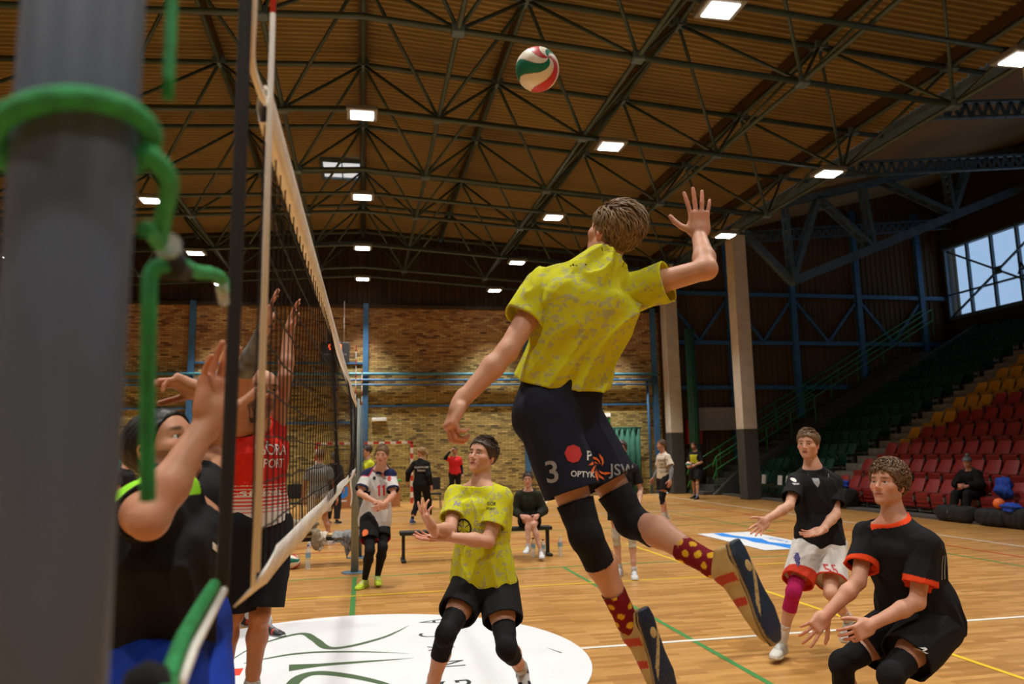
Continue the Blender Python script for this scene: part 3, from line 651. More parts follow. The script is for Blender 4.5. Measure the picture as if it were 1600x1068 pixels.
def lump(name, c, d, mat, lab, cat, seed=0, amp=.25, root=None, draped=None):
    bm = bmesh.new(); bmesh.ops.create_icosphere(bm, subdivisions=4, radius=1); r = random.Random(seed)
    ph = [r.uniform(0, 6) for _ in range(8)]
    for v in bm.verts:
        p_ = v.co; k = 1+amp*(.5*sin(3*p_.x+ph[0])*sin(2.6*p_.y+ph[1])+.35*sin(6*p_.z+ph[2]+2*p_.x)+.25*sin(9*p_.x+ph[3])*sin(8*p_.y+ph[4])+.15*sin(17*p_.y+11*p_.z+ph[5]))
        q = p_*k; q.z = max(q.z, -.92); v.co = Vector((q.x*d[0]/2, q.y*d[1]/2, q.z*d[2]/2))
    for f in bm.faces: f.smooth = True
    me = bpy.data.meshes.new(name); bm.to_mesh(me); bm.free()
    o = obj(name, me, mat, root, None if root else c)
    if root is not None: o.location = Vector(c)-root.location
    else: tag(o, lab, cat)
    return o
jk = lump('jacket', (-1.0, 12.5, .56), (.62, .42, .26), M['beige_cloth'], 'crumpled beige jacket lying on the slatted bench', 'jacket', 3, .35)
lump('sleeve', (-.70, 12.33, .40), (.16, .12, .34), M['beige_cloth'], '', '', 5, .25, jk)
lump('backpack', (-1.45, 12.5, .58), (.5, .4, .28), M['beige_cloth'], 'beige bag at the left on the slatted bench', 'bag', 9, .3)
# grey jersey: a bent cloth strip over the bench edge
def drape(name, xs, y, zt, hang, mat, lab, seed=0):
    r = random.Random(seed); P = []; n = 14
    prof = [(-.16, .0), (-.08, .012), (.02, .014), (.12, .01), (.19, -.01), (.215, -.06)]+[(.22+.01*sin(i), -.06-hang*i/8) for i in range(1, 9)]
    for dy, dz in prof:
        row = []
        for i in range(n+1):
            u = i/n; x = xs[0]+(xs[1]-xs[0])*u; low = 1-.45*abs(sin(u*pi*1.4+seed))
            row.append((x+.02*sin(dz*30+i), y-dy+.02*sin(i*1.7+seed), zt+(dz*low if dz < -.06 else dz)+.01*sin(i*2.3)))
        P.append(row)
    o = thing(name, MB().grid(P), mat, lab, 'clothing', loc=(xs[0], y, zt)); md = o.modifiers.new('t', 'SOLIDIFY'); md.thickness = .008
drape('jersey', (-.45, .02), 12.55, .475, .16, M['grey_cloth'], 'grey sweatshirt draped over the slatted bench beside the far post', 1)
dr = drape('jersey', (-.27, -.08), 12.53, .49, .36, M['grey_cloth'], 'hanging sleeve piece of grey cloth over the bench edge', 2)
drape('towel', (-.72, -.55), 12.53, .477, .2, noisy(newmat('pale_cloth', (.45, .38, .30), .9), .2, 10), 'pale cloth hanging from the slatted bench beside the beige jacket', 4)
# --- volleyballs
def ballmat():
    m = newmat('volleyball_panels', rough=.42, spec=.35); b = nodes_of(m)['Principled BSDF']
    a = N(m, 'ShaderNodeAttribute', attribute_name='Col'); LK(m, a.outputs['Color'], b.inputs['Base Color']); return m
M['ball'] = ballmat()
def make_ball(c, lab, rot, cat='ball', r=.105):
    bm = bmesh.new(); bmesh.ops.create_uvsphere(bm, u_segments=160, v_segments=96, radius=1)
    me = bpy.data.meshes.new('volleyball'); bm.to_mesh(me); bm.free(); n = len(me.vertices)
    co = np.empty(n*3); me.vertices.foreach_get('co', co); co = co.reshape(-1, 3)
    # swirl panels: spiral sectors round the pole
    th = np.arccos(np.clip(co[:, 2], -1, 1)); ph = np.arctan2(co[:, 1], co[:, 0])
    s = (ph+1.15*np.sin(th*1.0)*1.3+.2*th)/(2*pi)*8; k = np.floor(s).astype(int) % 8; fr = s-np.floor(s)
    red = np.array((.55, .03, .035)); grn = np.array((.01, .17, .10)); wht = np.array((.78, .72, .60))
    pal = np.array([red, wht, grn, wht, red, wht, grn, wht]); c_ = pal[k]
    seam = (np.minimum(fr, 1-fr)*np.sin(th) < .012); c_ = np.where(seam[:, None], c_*.35, c_)
    co2 = co*(1-.012*(seam[:, None])); me.vertices.foreach_set('co', (co2*r).ravel())
    ca = me.color_attributes.new('Col', 'FLOAT_COLOR', 'POINT'); ca.data.foreach_set('color', np.c_[c_, np.ones(n)].ravel())
    for p_ in me.polygons: p_.use_smooth = True
    o = obj('volleyball', me, M['ball'], None, c); o.rotation_euler = rot; return tag(o, lab, cat)
# the flying ball: swirl centre faces the camera, a little right of its middle
q = Vector((.28, -.93, .12)).to_track_quat('Z', 'Y'); make_ball((.81, 3.33, 3.52), 'red, green and cream volleyball in the air under the ceiling', q.to_euler())
make_ball((-1.02, 12.2, .105), 'red, green and cream volleyball lying on the floor under the slatted bench', (.9, .4, 1))
def bottle(x, y, lab, h=.30, capc='cap_blue'):
    b_ = MB().lathe([(0, .002), (.034, .002), (.038, .02), (.038, h*.35), (.034, h*.4), (.038, h*.45), (.038, h*.68), (.03, h*.8), (.014, h*.9), (.013, h*.95), (0, h*.95)], (x, y, 0), 18)
    o = thing('water_bottle', b_, M['plastic_clear'], lab, 'bottle', loc=(x, y, 0))
    part('cap', MB().lathe([(0, h*.93), (.017, h*.93), (.017, h), (0, h)], (x, y, 0), 14), M[capc], o)
    part('bottle_label', MB().lathe([(.0385, h*.46), (.0385, h*.66)], (x, y, 0), 18), newmat('bottle_label', (.25, .45, .6), .5), o)
bottle(-.80, 12.1, 'clear water bottle with blue cap right of the ball on the floor', .36)
bottle(-1.12, 12.35, 'small clear bottle left of the ball under the slatted bench', .30, 'white')
bottle(3.16, 12.25, 'clear bottle standing on the floor right of the black bench', .32, 'white')
bottle(2.86, 12.2, 'clear bottle beside the right leg of the black bench', .28, 'black'); bottle(2.72, 12.3, 'smaller dark-capped bottle between the girl\'s feet and the bench leg', .30, 'black')
def chair(x, y, lab, rz=0):
    c = empty('stacking_chair', (x, y, 0), lab, 'chair'); 
    part('seat', MB().box((x, y, .45), (.42, .42, .05), bev=.02), M['black'], c); part('backrest', MB().box((x, y+.2, .75), (.42, .04, .38), bev=.015), M['black'], c)
    for dx in (-.18, .18):
        for dy in (-.18, .2): part('leg', MB().tube([(x+dx, y+dy, .45), (x+dx*1.1, y+dy*1.1, 0)], .012, 6), M['steel'], c)
chair(2.15, 23.6, 'black chair behind the woman in the black tracksuit')
chair(-1.75, 20.9, 'black chair standing alone left of the man in the striped shirt'); chair(-2.35, 20.9, 'black chair at the left of the pair behind the net'); 

# ================================================================ GRANDSTAND
KR, DX, DZ, XF = 13, .82, .445, 13.0
Y0S, Y1S = 8.0, 25.4
stand = empty('grandstand', (18, 16, 0), 'stepped grey concrete grandstand rising to the right behind the players', 'grandstand')
for k in range(KR):
    x0 = XF+DX*k; part('tier', MB().box(((x0+XR)/2, (Y0S-6+Y1S)/2, .0 if k == 0 else .02+DZ*k-DZ/2), (XR-x0, Y1S-Y0S+6, .04 if k == 0 else DZ)), M['concrete'], stand)
st_ = MB()
for k in range(KR*2): st_.box((XF+.1+DX/2*k+.2, 20.75, .02+DZ/2*k+.10), (DX/2+.04, 1.15, .22))
part('aisle_steps', st_, noisy(newmat('aisle_step', (.20, .19, .16), .8), .2, 5), stand)
sg = MB()   # sloping side wall of the stair beside the stand
sg.poly([(XF-.7, 25.55, 0), (XF+.2, 25.55, .75), (24, 25.55, 6.35), (24, 25.55, 0)], .22, (0, 1, 0)); part('side_wall', sg, M['dark_concrete'], stand)
ss = MB()
for k in range(24): ss.box((12.0+.41*k+.2, 26.6, .09+.2225*k-.1), (.43, 1.7, .24))
part('side_stairs', ss, M['dark_concrete'], stand)
part('yellow_rail_post', MB().box((XF+.25, 21.4, .55), (.04, .04, .5)), M['seat_yellow'], stand)
kb = MB().box((12.75, 8, .03), (.34, 35, .06)); struct('trim_2', kb, M['concrete'])
# green railings of the side stairs
def railing(x0, z0, x1, z1, y, lab, n):
    rl_ = empty('stair_railing', (x0, y, z0), lab, 'railing')
    for dz in (1.0, .55): part('handrail', MB().tube([(x0-.15, y, z0+dz-.35), (x0, y, z0+dz), (x1, y, z1+dz)], .026, 8), M['green_paint'], rl_)
    for i in range(n+1):
        t = i/n; x = x0+(x1-x0)*t; z = z0+(z1-z0)*t; part('baluster', MB().tube([(x, y, z-.05), (x, y, z+1.0)], .022, 6), M['green_paint'], rl_)
railing(11.9, .05, 22.8, 6.1, 26.55, 'bright green tubular railing climbing the middle of the side stairs', 9)
railing(12.5, .35, 16.6, 2.6, 25.65, 'short green railing beside the stand wall behind the referee', 4)
railing(14.5, 1.6, 23.2, 6.3, 27.35, 'green handrail along the ochre end wall', 6)
def seat_proto(mat, y, x, z, lab, base=False):
    s = empty('folding_seat', (x, y, z), lab, 'seat', 'folding seats of the grandstand')
    bk = MB(); W2 = .215   # backrest shell leaning back (+x), rounded top
    P = []
    for i in range(6):
        u = i/5; w_ = W2*(1-.16*u*u); P.append([(x+.30+.16*u-.02*(1-(2*j/6-1)**2), y+(2*j/6-1)*w_, z+.50+.31*u) for j in range(7)])
    bk.grid(P); P2 = [[(a+.025, b_, c) for a, b_, c in r] for r in P]; bk.grid([r[::-1] for r in P2])
    edge = [P[0], P[-1]]; bk.grid([P[-1], P2[-1]]); bk.grid([[r[0] for r in P], [r[0] for r in P2]]); bk.grid([[r[-1] for r in P2], [r[-1] for r in P]])
    part('backrest', bk, mat, s)
    pn = MB(); pn.box((x+.07, y, z+.30), (.045, .41, .34), Matrix.Rotation(-.12, 3, 'Y'), bev=.012)
    for dz in (.18, .27, .36): pn.box((x+.045, y, z+dz), (.03, .37, .014))
    pn.box((x+.19, y, z+.475), (.26, .40, .03), bev=.01); part('seat_pan', pn, mat, s)
    br_ = MB()
    for dy in (-.235,): br_.box((x+.20, y+dy, z+.22), (.04, .05, .42)); br_.box((x+.12, y+dy, z+.36), (.2, .03, .10))
    br_.box((x+.15, y, z+.06), (.10, .42, .03)); part('bracket', br_, M['bracket'], s)
    return s
protos = {}
ordn = ['front row', 'second row', 'third row', 'fourth row', 'fifth row', 'sixth row', 'seventh row', 'eighth row', 'ninth row', 'tenth row', 'eleventh row', 'twelfth row', 'thirteenth row', 'top row']
def word(n): return ['first', 'second', 'third', 'fourth', 'fifth', 'sixth', 'seventh', 'eighth', 'ninth', 'tenth', 'eleventh', 'twelfth', 'thirteenth', 'fourteenth', 'fifteenth', 'sixteenth', 'seventeenth', 'eighteenth', 'nineteenth', 'twentieth'][n]
spots = []
for k in range(KR):
    x = XF+.20+DX*k; z = .02+DZ*k
    ny = max(0, min(k-2, 4)) if k >= 3 else 0
    i = 0; y = 19.85
    while y > max(Y0S, .90*x-1.2):
        c = 'yellow' if i < ny else 'red'; spots.append((c, x, y, z, k, i, 'from the aisle toward the camera')); y -= .5; i += 1
    i = 0; y = 21.7
    while y < 25.3: spots.append(('green', x, y, z, k, i, 'beyond the aisle')); y += .5; i += 1
for c, x, y, z, k, i, w_ in spots:
    lab = '%s folding seat in the %s, %s seat %s' % (c, ordn[k], word(i), w_)
    if c not in protos: protos[c] = s = seat_proto(M['seat_'+c], y, x, z, lab)
    else: s = copy_tree(protos[c]); s.location = (x, y, z); s['label'] = lab
    s['category'] = 'seat'
    if k == 0:
        o = obj('under_seat_block', bpy.data.meshes.get('under_seat_block') or MB().box((0, 0, 0), (.16, .34, .20), bev=.06).mesh('under_seat_block'), None, s, (.24, 0, .11))
        if not o.data.materials: o.data.materials.append(M['beige'])
for j, y in enumerate((22.2, 22.7, 23.7)):
    pp = MB().box((XF+.24, y, .60), (.012, .26, .30), Matrix.Rotation(.12, 3, 'Y')); thing('paper_sheet', pp, M['white'], 'white sheet of paper taped on a front row green seat, %s from the aisle' % word(j), 'paper', 'paper sheets on the green seats', loc=(XF+.24, y, .6))
# bags and clothes along the front of the seats
def bag(x, y, d, mat, lab, seed, cat='bag', z=None):
    r = random.Random(seed); ph = [r.uniform(0, 6) for _ in range(4)]; P = []; nu, nv_ = 24, 28
    for i in range(nu+1):
        u = 2*i/nu-1; k = (1-abs(u)**5)**.2*.999+.001; row = []
        for j in range(nv_+1):
            a = 2*pi*j/nv_; ca, sa = cos(a), sin(a); e = .62
            px = abs(ca)**e*(1 if ca > 0 else -1); pz = abs(sa)**e*(1 if sa > 0 else -1); kk = k*(1+.05*sin(3*u*4+ph[0])*sin(a*3+ph[1])+.03*sin(9*u+ph[2]+5*a)); sagz = 1-.12*(1-abs(u))*(pz > 0)
            row.append((x+d[0]/2*px*kk, y+d[1]/2*u, max(.01, d[2]/2+d[2]/2*pz*kk*sagz)))
        P.append(row)
    o = thing('sports_bag', MB().grid(P), M[mat], lab, cat, loc=(x, y, 0))
    part('handle', MB().tube(spline([(x-.06, y-d[1]*.2, d[2]*.92), (x-.05, y-d[1]*.1, d[2]*1.02), (x-.05, y+d[1]*.1, d[2]*1.02), (x-.06, y+d[1]*.2, d[2]*.92)], 5), .012, 6, flat=.5), M['black'], o)
    part('zip', MB().tube([(x, y-d[1]*.42, d[2]*.93), (x, y, d[2]*.91), (x, y+d[1]*.42, d[2]*.93)], .006, 5), M['bracket'], o)
    return o
bag(12.75, 18.6, (.5, .6, .55), 'black_cloth', 'black backpack by the red seats, right of the player in white shorts', 1)
bag(12.8, 19.2, (.45, .55, .5), 'black_cloth', 'dark backpack at the aisle behind the player in white shorts', 2)
lump('jacket', (12.85, 18.95, .62), (.35, .6, .28), M['blue_cloth'], 'royal blue jacket thrown on the dark backpacks', 'jacket', 7, .3)
b1 = bag(12.62, 14.55, (.36, 1.0, .36), 'black_cloth', 'long black sports bag with grey piping in front of the seated spectator', 3)
part('piping', MB().tube([(12.62+.19*cos(a), 14.62, .165+.18*sin(a)) for a in [pi*i/10 for i in range(11)]], .008, 6), M['bracket'], b1)
bag(12.62, 13.55, (.38, .75, .36), 'black_cloth', 'black sports bag in the middle of the row of bags', 4)
bag(12.66, 12.95, (.42, .55, .42), 'black_cloth', 'black sports bag at the right with a blue cloth on it', 5)
lump('towel', (12.58, 13.05, .40), (.30, .42, .2), M['blue_cloth'], 'blue cloth lying on the right sports bag', 'towel', 8, .35)
ob = MB().lathe([(.11*sin(pi*i/16), .11*-cos(pi*i/16)) for i in range(17)], (12.6, 13.38, .46), 20)
thing('orange_ball', ob, newmat('orange_rubber', (.9, .17, .03), .5), 'small bright orange ball on the bags', 'ball', loc=(12.6, 13.38, .46))
lump('jacket', (13.25, 13.9, .72), (.30, .42, .5), M['blue_cloth'], 'bundled blue jacket on a front row red seat beside the spectator', 'jacket', 12, .35)
# ================================================================ PEOPLE: signed-distance bodies, polygonised
def nv(v): v = np.asarray(v, float); return v/(np.linalg.norm(v)+1e-9)
def A(*v): return np.array(v, float)
_T = RNG.rand(32, 32, 32).astype(np.float32)
def vnoise(P, f):
    q = P*f; i = np.floor(q).astype(np.int64); t = (q-i); t = t*t*(3-2*t); i &= 31; j = (i+1) & 31
    g = lambda a, b, c: _T[a, b, c]
    x0, y0, z0 = i.T; x1, y1, z1 = j.T; tx, ty, tz = t.T
    return ((g(x0, y0, z0)*(1-tx)+g(x1, y0, z0)*tx)*(1-ty)+(g(x0, y1, z0)*(1-tx)+g(x1, y1, z0)*tx)*ty)*(1-tz) + \
           ((g(x0, y0, z1)*(1-tx)+g(x1, y0, z1)*tx)*(1-ty)+(g(x0, y1, z1)*(1-tx)+g(x1, y1, z1)*tx)*ty)*tz
class Cone:      # round cone
    def __init__(s, a, b, ra, rb, k=.02, op=1): s.a, s.b, s.ra, s.rb, s.k, s.op = A(*a), A(*b), ra, rb, k, op; s.c = (s.a+s.b)/2; s.R = np.linalg.norm(s.a-s.b)/2+max(ra, rb)
    def d(s, P):
        ab = s.b-s.a; t = np.clip(((P-s.a) @ ab)/(ab @ ab+1e-12), 0, 1)
        return np.linalg.norm(P-s.a-t[:, None]*ab, axis=1)-(s.ra+(s.rb-s.ra)*t)
class Ell:       # ellipsoid; F rows = axes
    def __init__(s, c, F, r, k=.02, op=1): s.c, s.F, s.r, s.k, s.op = A(*c), np.asarray(F, float), A(*r), k, op; s.R = max(r)
    def d(s, P):
        q = (P-s.c) @ s.F.T; k0 = np.linalg.norm(q/s.r, axis=1); k1 = np.linalg.norm(q/(s.r**2), axis=1)+1e-9
        return k0*(k0-1)/k1
class Loft:      # elliptic tube along p0->p1; stations (t, halfwidth, halfdepth, offset_side, offset_front)
    def __init__(s, p0, p1, side, st, k=.02, op=1, cap=.02, pw=2.4):
        s.p0, s.p1 = A(*p0), A(*p1); s.ax = nv(s.p1-s.p0); s.L = np.linalg.norm(s.p1-s.p0)
        s.sd = nv(A(*side)-s.ax*(A(*side) @ s.ax)); s.fw = np.cross(s.ax, s.sd); s.st = np.array([tuple(q)+(0,)*(5-len(q)) for q in st], float)
        s.k, s.op, s.cap, s.pw = k, op, cap, pw; s.t0, s.t1 = s.st[0, 0], s.st[-1, 0]
        s.c = s.p0+s.ax*s.L*(s.t0+s.t1)/2; s.R = s.L*(s.t1-s.t0)/2+s.st[:, 1:3].max()+abs(s.st[:, 3:]).max()
    def d(s, P):
        q = P-s.p0; u = (q @ s.ax)/s.L; t = np.clip(u, s.t0, s.t1); S = s.st
        a, b, ox, oy = (np.interp(t, S[:, 0], S[:, i]) for i in (1, 2, 3, 4))
        x = np.abs(q @ s.sd-ox); y = np.abs(q @ s.fw-oy); r = ((x/a)**s.pw+(y/b)**s.pw)**(1/s.pw)
        ds = (r-1)*np.minimum(a, b); du = np.maximum(s.t0-u, u-s.t1)*s.L
        c = s.cap; w0, w1 = np.maximum(ds+c, 0), np.maximum(du+c, 0)
        return np.sqrt(w0*w0+w1*w1)+np.minimum(np.maximum(ds+c, du+c), 0)-c
class RBox:
    def __init__(s, c, F, h, r=.005, k=.01, op=1): s.c, s.F, s.h, s.r, s.k, s.op = A(*c), np.asarray(F, float), A(*h), r, k, op; s.R = np.linalg.norm(h)
    def d(s, P):
        q = np.abs((P-s.c) @ s.F.T)-(s.h-s.r); return np.linalg.norm(np.maximum(q, 0), axis=1)+np.minimum(q.max(axis=1), 0)-s.r
class Piece:     # prims, cut by planes [(point, outward normal)], hollowed near the cuts
    def __init__(s, prims, cuts=(), th=.008, depth=.07, fold=0, ff=9, fdir=None, seed=0):
        s.p, s.cuts, s.th, s.depth, s.fold, s.ff, s.seed = prims, [(A(*a), nv(n)) for a, n in cuts], th, depth, fold, ff, seed
        s.fd = nv(fdir) if fdir is not None else None
    def d(s, P, act):
        dd = None
        for i, q in enumerate(s.p):
            if not act[i]: continue
            e = q.d(P)
            if dd is None: dd = e if q.op > 0 else None; continue
            k = q.k
            if q.op > 0: h = np.maximum(k-np.abs(dd-e), 0)/k; dd = np.minimum(dd, e)-h*h*k*.25
            else: e = -e; h = np.maximum(k-np.abs(dd-e), 0)/k; dd = np.maximum(dd, e)+h*h*k*.25
        if dd is None: return None
        if s.fold:
            Q = P+s.seed*3.1
            if s.fd is not None: Q = Q-np.outer(Q @ s.fd, s.fd)*.78
            n1 = vnoise(Q, s.ff)+.3*vnoise(Q+7, s.ff*2.3); n2 = vnoise(P+s.seed, 4.)
            dd = dd-s.fold*((1-np.abs(2*n1/1.3-1))**2*1.6-.5)*(.35+n2)
        if s.cuts:
            r0 = dd
            for p, n in s.cuts:
                pl = (P-p) @ n; dd = np.maximum(dd, pl); dd = np.maximum(dd, -np.maximum(r0+s.th, -(pl+s.depth)))
        return dd
def polygonise(pieces, h, B=12):
    """sparse surface nets over a union of pieces"""
    allp = [q for pc in pieces for q in pc.p if q.op > 0]
    lo = np.min([q.c-q.R for q in allp], axis=0)-.03; hi = np.max([q.c+q.R for q in allp], axis=0)+.03
    n = np.ceil((hi-lo)/(h*B)).astype(int); half = h*B*sqrt(3)/2
    NX_, NY_, NZ_ = (n*B+2)
    g1 = np.arange(B+1); G = np.stack(np.meshgrid(g1, g1, g1, indexing='ij'), -1).reshape(-1, 3)
    cells_id, cells_p, quads = [], [], []
    CO = np.array([(i, j, k) for i in (0, 1) for j in (0, 1) for k in (0, 1)])
    ED = [(a, b) for a in range(8) for b in range(a+1, 8) if abs(CO[a]-CO[b]).sum() == 1]
    gid = lambda I: (I[:, 0]*NY_+I[:, 1])*NZ_+I[:, 2]
    OB = np.stack(np.meshgrid(*[np.arange(m_) for m_ in n], indexing='ij'), -1).reshape(-1, 3)*B; CB = lo+(OB+B/2)*h
    DM = [np.array([q.d(CB) for q in pc.p]) for pc in pieces]; near = np.zeros(len(CB), bool); deep = np.zeros(len(CB), bool)
    for pc, D_ in zip(pieces, DM):
        pos = np.array([q.op > 0 for q in pc.p]); m_ = D_[pos].min(0); near |= m_ < half+.03
        if not pc.cuts and pos.all(): deep |= m_ < -(half+.03)
    for bi in np.nonzero(near & ~deep)[0]:
                o = OB[bi]; D = None; Pn = lo+(o+G)*h
                for pc, D_ in zip(pieces, DM):
                    act = D_[:, bi] < half+.035
                    if not act.any(): continue
                    e = pc.d(Pn, act)
                    if e is not None: D = e if D is None else np.minimum(D, e)
                if D is None or D.min() > 0 or D.max() < 0: continue
                D = D.reshape(B+1, B+1, B+1); S = D < 0
                V = np.stack([D[i:B+i, j:B+j, k:B+k] for i, j, k in CO]); ins = V < 0; s = ins.sum(0)
                I = np.argwhere((s > 0) & (s < 8))
                if not len(I): continue
                v = V[:, I[:, 0], I[:, 1], I[:, 2]]; acc = np.zeros((len(I), 3)); cnt = np.zeros(len(I))
                for a, b in ED:
                    cr = (v[a] < 0) != (v[b] < 0); t = np.where(cr, v[a]/(v[a]-v[b]+1e-20), 0)
                    acc += np.where(cr[:, None], CO[a]+t[:, None]*(CO[b]-CO[a]), 0); cnt += cr
                cells_id.append(gid(I+o)); cells_p.append(lo+(o+I+acc/cnt[:, None])*h)
                for ax in range(3):
                    sl = [slice(0, B)]*3; s2 = list(sl); s2[ax] = slice(1, B+1)
                    a_, b_ = S[tuple(sl)], S[tuple(s2)]; E = np.argwhere(a_ != b_)
                    if not len(E): continue
                    fl = a_[E[:, 0], E[:, 1], E[:, 2]]; E = E+o; u, w = [q for q in range(3) if q != ax]
                    eu, ew = np.zeros(3, int), np.zeros(3, int); eu[u] = 1; ew[w] = 1
                    q = np.stack([gid(E-eu-ew), gid(E-ew), gid(E), gid(E-eu)], 1)
                    if ax == 1: fl = ~fl
                    q[~fl] = q[~fl][:, ::-1]; quads.append(q)
    ids = np.concatenate(cells_id); P = np.concatenate(cells_p); Q = np.concatenate(quads)
    o = np.argsort(ids); ids = ids[o]; P = P[o]; J = np.searchsorted(ids, Q).clip(0, len(ids)-1); ok = (ids[J] == Q).all(1)
    return P, J[ok]
def npmesh(name, P, Q, col, loc):
    me = bpy.data.meshes.new(name); n, m = len(P), len(Q)
    me.vertices.add(n); me.vertices.foreach_set('co', (P-A(*loc)).ravel()); me.loops.add(m*4); me.loops.foreach_set('vertex_index', Q.ravel().astype(np.int32))
    me.polygons.add(m); me.polygons.foreach_set('loop_start', np.arange(0, m*4, 4, dtype=np.int32))
    me.polygons.foreach_set('use_smooth', np.ones(m, bool)); me.update(calc_edges=True)
    ca = me.color_attributes.new('Col', 'FLOAT_COLOR', 'POINT'); ca.data.foreach_set('color', np.c_[np.clip(col, 0, 1), np.ones(n)].astype(np.float32).ravel())
    return me
def solid(name, pieces, h, colf, mat, root):
    if not isinstance(pieces, (list, tuple)): pieces = [pieces]
    P, Q = polygonise(pieces, h); base = root
    while base.parent is not None: base = base.parent
    c = colf(P) if callable(colf) else np.tile(np.asarray(colf, float), (len(P), 1))
    me = npmesh(name, P, Q, c, base.location); o = obj(name, me, M[mat], root)
    return o
def frame(right, fwd): f = nv(fwd); r = nv(A(*right)-f*(A(*right) @ f)); return np.array([r, f, np.cross(r, f)])
def camv(r, u, t):
    """direction from picture axes: right, up, toward the viewer"""
    R_ = A(cos(YAW), -sin(YAW), 0); T_ = A(-sin(YAW), -cos(YAW), 0); return nv(R_*r+A(0, 0, 1)*u+T_*t)

def hand_prims(wr, dirv, palm, right, s=1, curl=(.25, .25, .3, .35), spread=.12, thumb=(.7, .3), fat=1):
    """palm: the way the palm faces; right: True for a right hand"""
    d = nv(dirv); n = nv(A(*palm)-d*(A(*palm) @ d)); t = np.cross(d, n)*(1 if right else -1); F = np.array([t, d, n]); wr = A(*wr)
    L = lambda x, y, z: wr+(t*x+d*y+n*z)*s
    pr = [Cone(L(0, -.03, 0), L(0, .025, 0), .026*s*fat, .027*s, k=.015), RBox(L(0, .055, 0), F, A(.041, .046, .0145)*s*fat, .013*s, k=.02),
          Ell(L(.028, .032, .008), F, A(.020, .032, .016)*s, k=.012), Ell(L(-.028, .035, .007), F, A(.016, .034, .013)*s, k=.012)]
    xs = (.031, .0105, -.0105, -.030); ys = (.094, .100, .096, .086); ln = ((.044, .026, .021), (.048, .030, .022), (.045, .028, .022), (.034, .021, .019)); rr = (.0092, .0095, .009, .008)
    for i in range(4):
        p = L(xs[i], ys[i]-.012, 0); a = 0; sp = spread*(1.5-i); dd = nv(d*cos(sp)+t*sin(sp))
        for j in range(3):
            a += curl[i]*(.8, 1.1, .7)[j]; v = dd*cos(a)+n*sin(a); q = p+v*ln[i][j]*s*(1.12 if j == 0 else 1)
            pr.append(Cone(p, q, rr[i]*s*fat*(1-.06*j), rr[i]*s*fat*(.95-.09*j), k=.005 if j == 0 else .003)); p = q
    out, cl = thumb; v = nv(d*(1-out*.55)+t*out+n*(.15+cl*.5)); p = L(.028, .022, .006)
    for j, l in enumerate((.042, .034, .028)):
        q = p+v*l*s; pr.append(Cone(p, q, (.0155, .0115, .0108)[j]*s*fat, (.0115, .0108, .009)[j]*s*fat, k=.008 if j == 0 else .003)); p = q; v = nv(v+d*.28-t*.10*out+n*cl*.35)
    return pr
def head_prims(c, F, s=1, female=False, ears=True, nose=1.0):
    c = A(*c); L = lambda x, y, z: c+(F[0]*x+F[1]*y+F[2]*z)*s
    jw = .9 if female else 1
    p = [Ell(L(0, -.014, .040), F, A(.0755, .096, .084)*s), Ell(L(0, .022, -.018), F, A(.064*jw, .070, .082)*s, k=.03), Ell(L(0, .040, .045), F, A(.062, .052, .05)*s, k=.03),
         Cone(L(-.047*jw, -.002, -.050), L(-.012, .066, -.092), .021*s, .017*s, k=.025), Cone(L(.047*jw, -.002, -.050), L(.012, .066, -.092), .021*s, .017*s, k=.025),
         Ell(L(0, .071, -.094), F, A(.019, .015, .015)*s, k=.018),
         Cone(L(-.034, .078, .026), L(.034, .078, .026), .0105*s, .0105*s, k=.02),
         Ell(L(-.044, .052, -.018), F, A(.024, .026, .020)*s, k=.025), Ell(L(.044, .052, -.018), F, A(.024, .026, .020)*s, k=.025),
         Ell(L(-.031, .096, .004), F, A(.019, .016, .012)*s, k=.016, op=-1), Ell(L(.031, .096, .004), F, A(.019, .016, .012)*s, k=.016, op=-1),
         Cone(L(0, .086, .016), L(0, .107*nose, -.026), .0075*s, .0105*s, k=.010), Ell(L(-.0105, .099*nose, -.031), F, A(.0085, .009, .007)*s, k=.006), Ell(L(.0105, .099*nose, -.031), F, A(.0085, .009, .007)*s, k=.006),
         Ell(L(0, .066, -.058), F, A(.032, .022, .026)*s, k=.025),
         Cone(L(-.019, .086, -.0555), L(.019, .086, -.0555), .0062*s, .0062*s, k=.006), Ell(L(0, .0905, -.054), F, A(.014, .0075, .0055)*s, k=.005),
         Cone(L(-.015, .086, -.0685), L(.015, .086, -.0685), .0070*s, .0070*s, k=.006),
         Cone(L(-.024, .096, -.0622), L(.024, .096, -.0622), .0022*s, .0022*s, k=.004, op=-1)]
    for sx in (-1, 1):   # eyelids
        p.append(Cone(L(sx*.018, .0855, .0135), L(sx*.044, .079, .0125), .0050*s, .0045*s, k=.006)); p.append(Cone(L(sx*.020, .0845, -.006), L(sx*.042, .079, -.006), .0045*s, .004*s, k=.006))
        if ears:
            p.append(Ell(L(sx*.0745, -.012, .0), np.array([F[0]*.9+F[1]*sx*-.35, F[1], F[2]]), A(.0085, .018, .031)*s, k=.008))
            p.append(Ell(L(sx*.083, -.006, .004), F, A(.006, .0085, .014)*s, k=.006, op=-1)); p.append(Ell(L(sx*.072, -.004, -.024), F, A(.008, .009, .011)*s, k=.008))
    return p
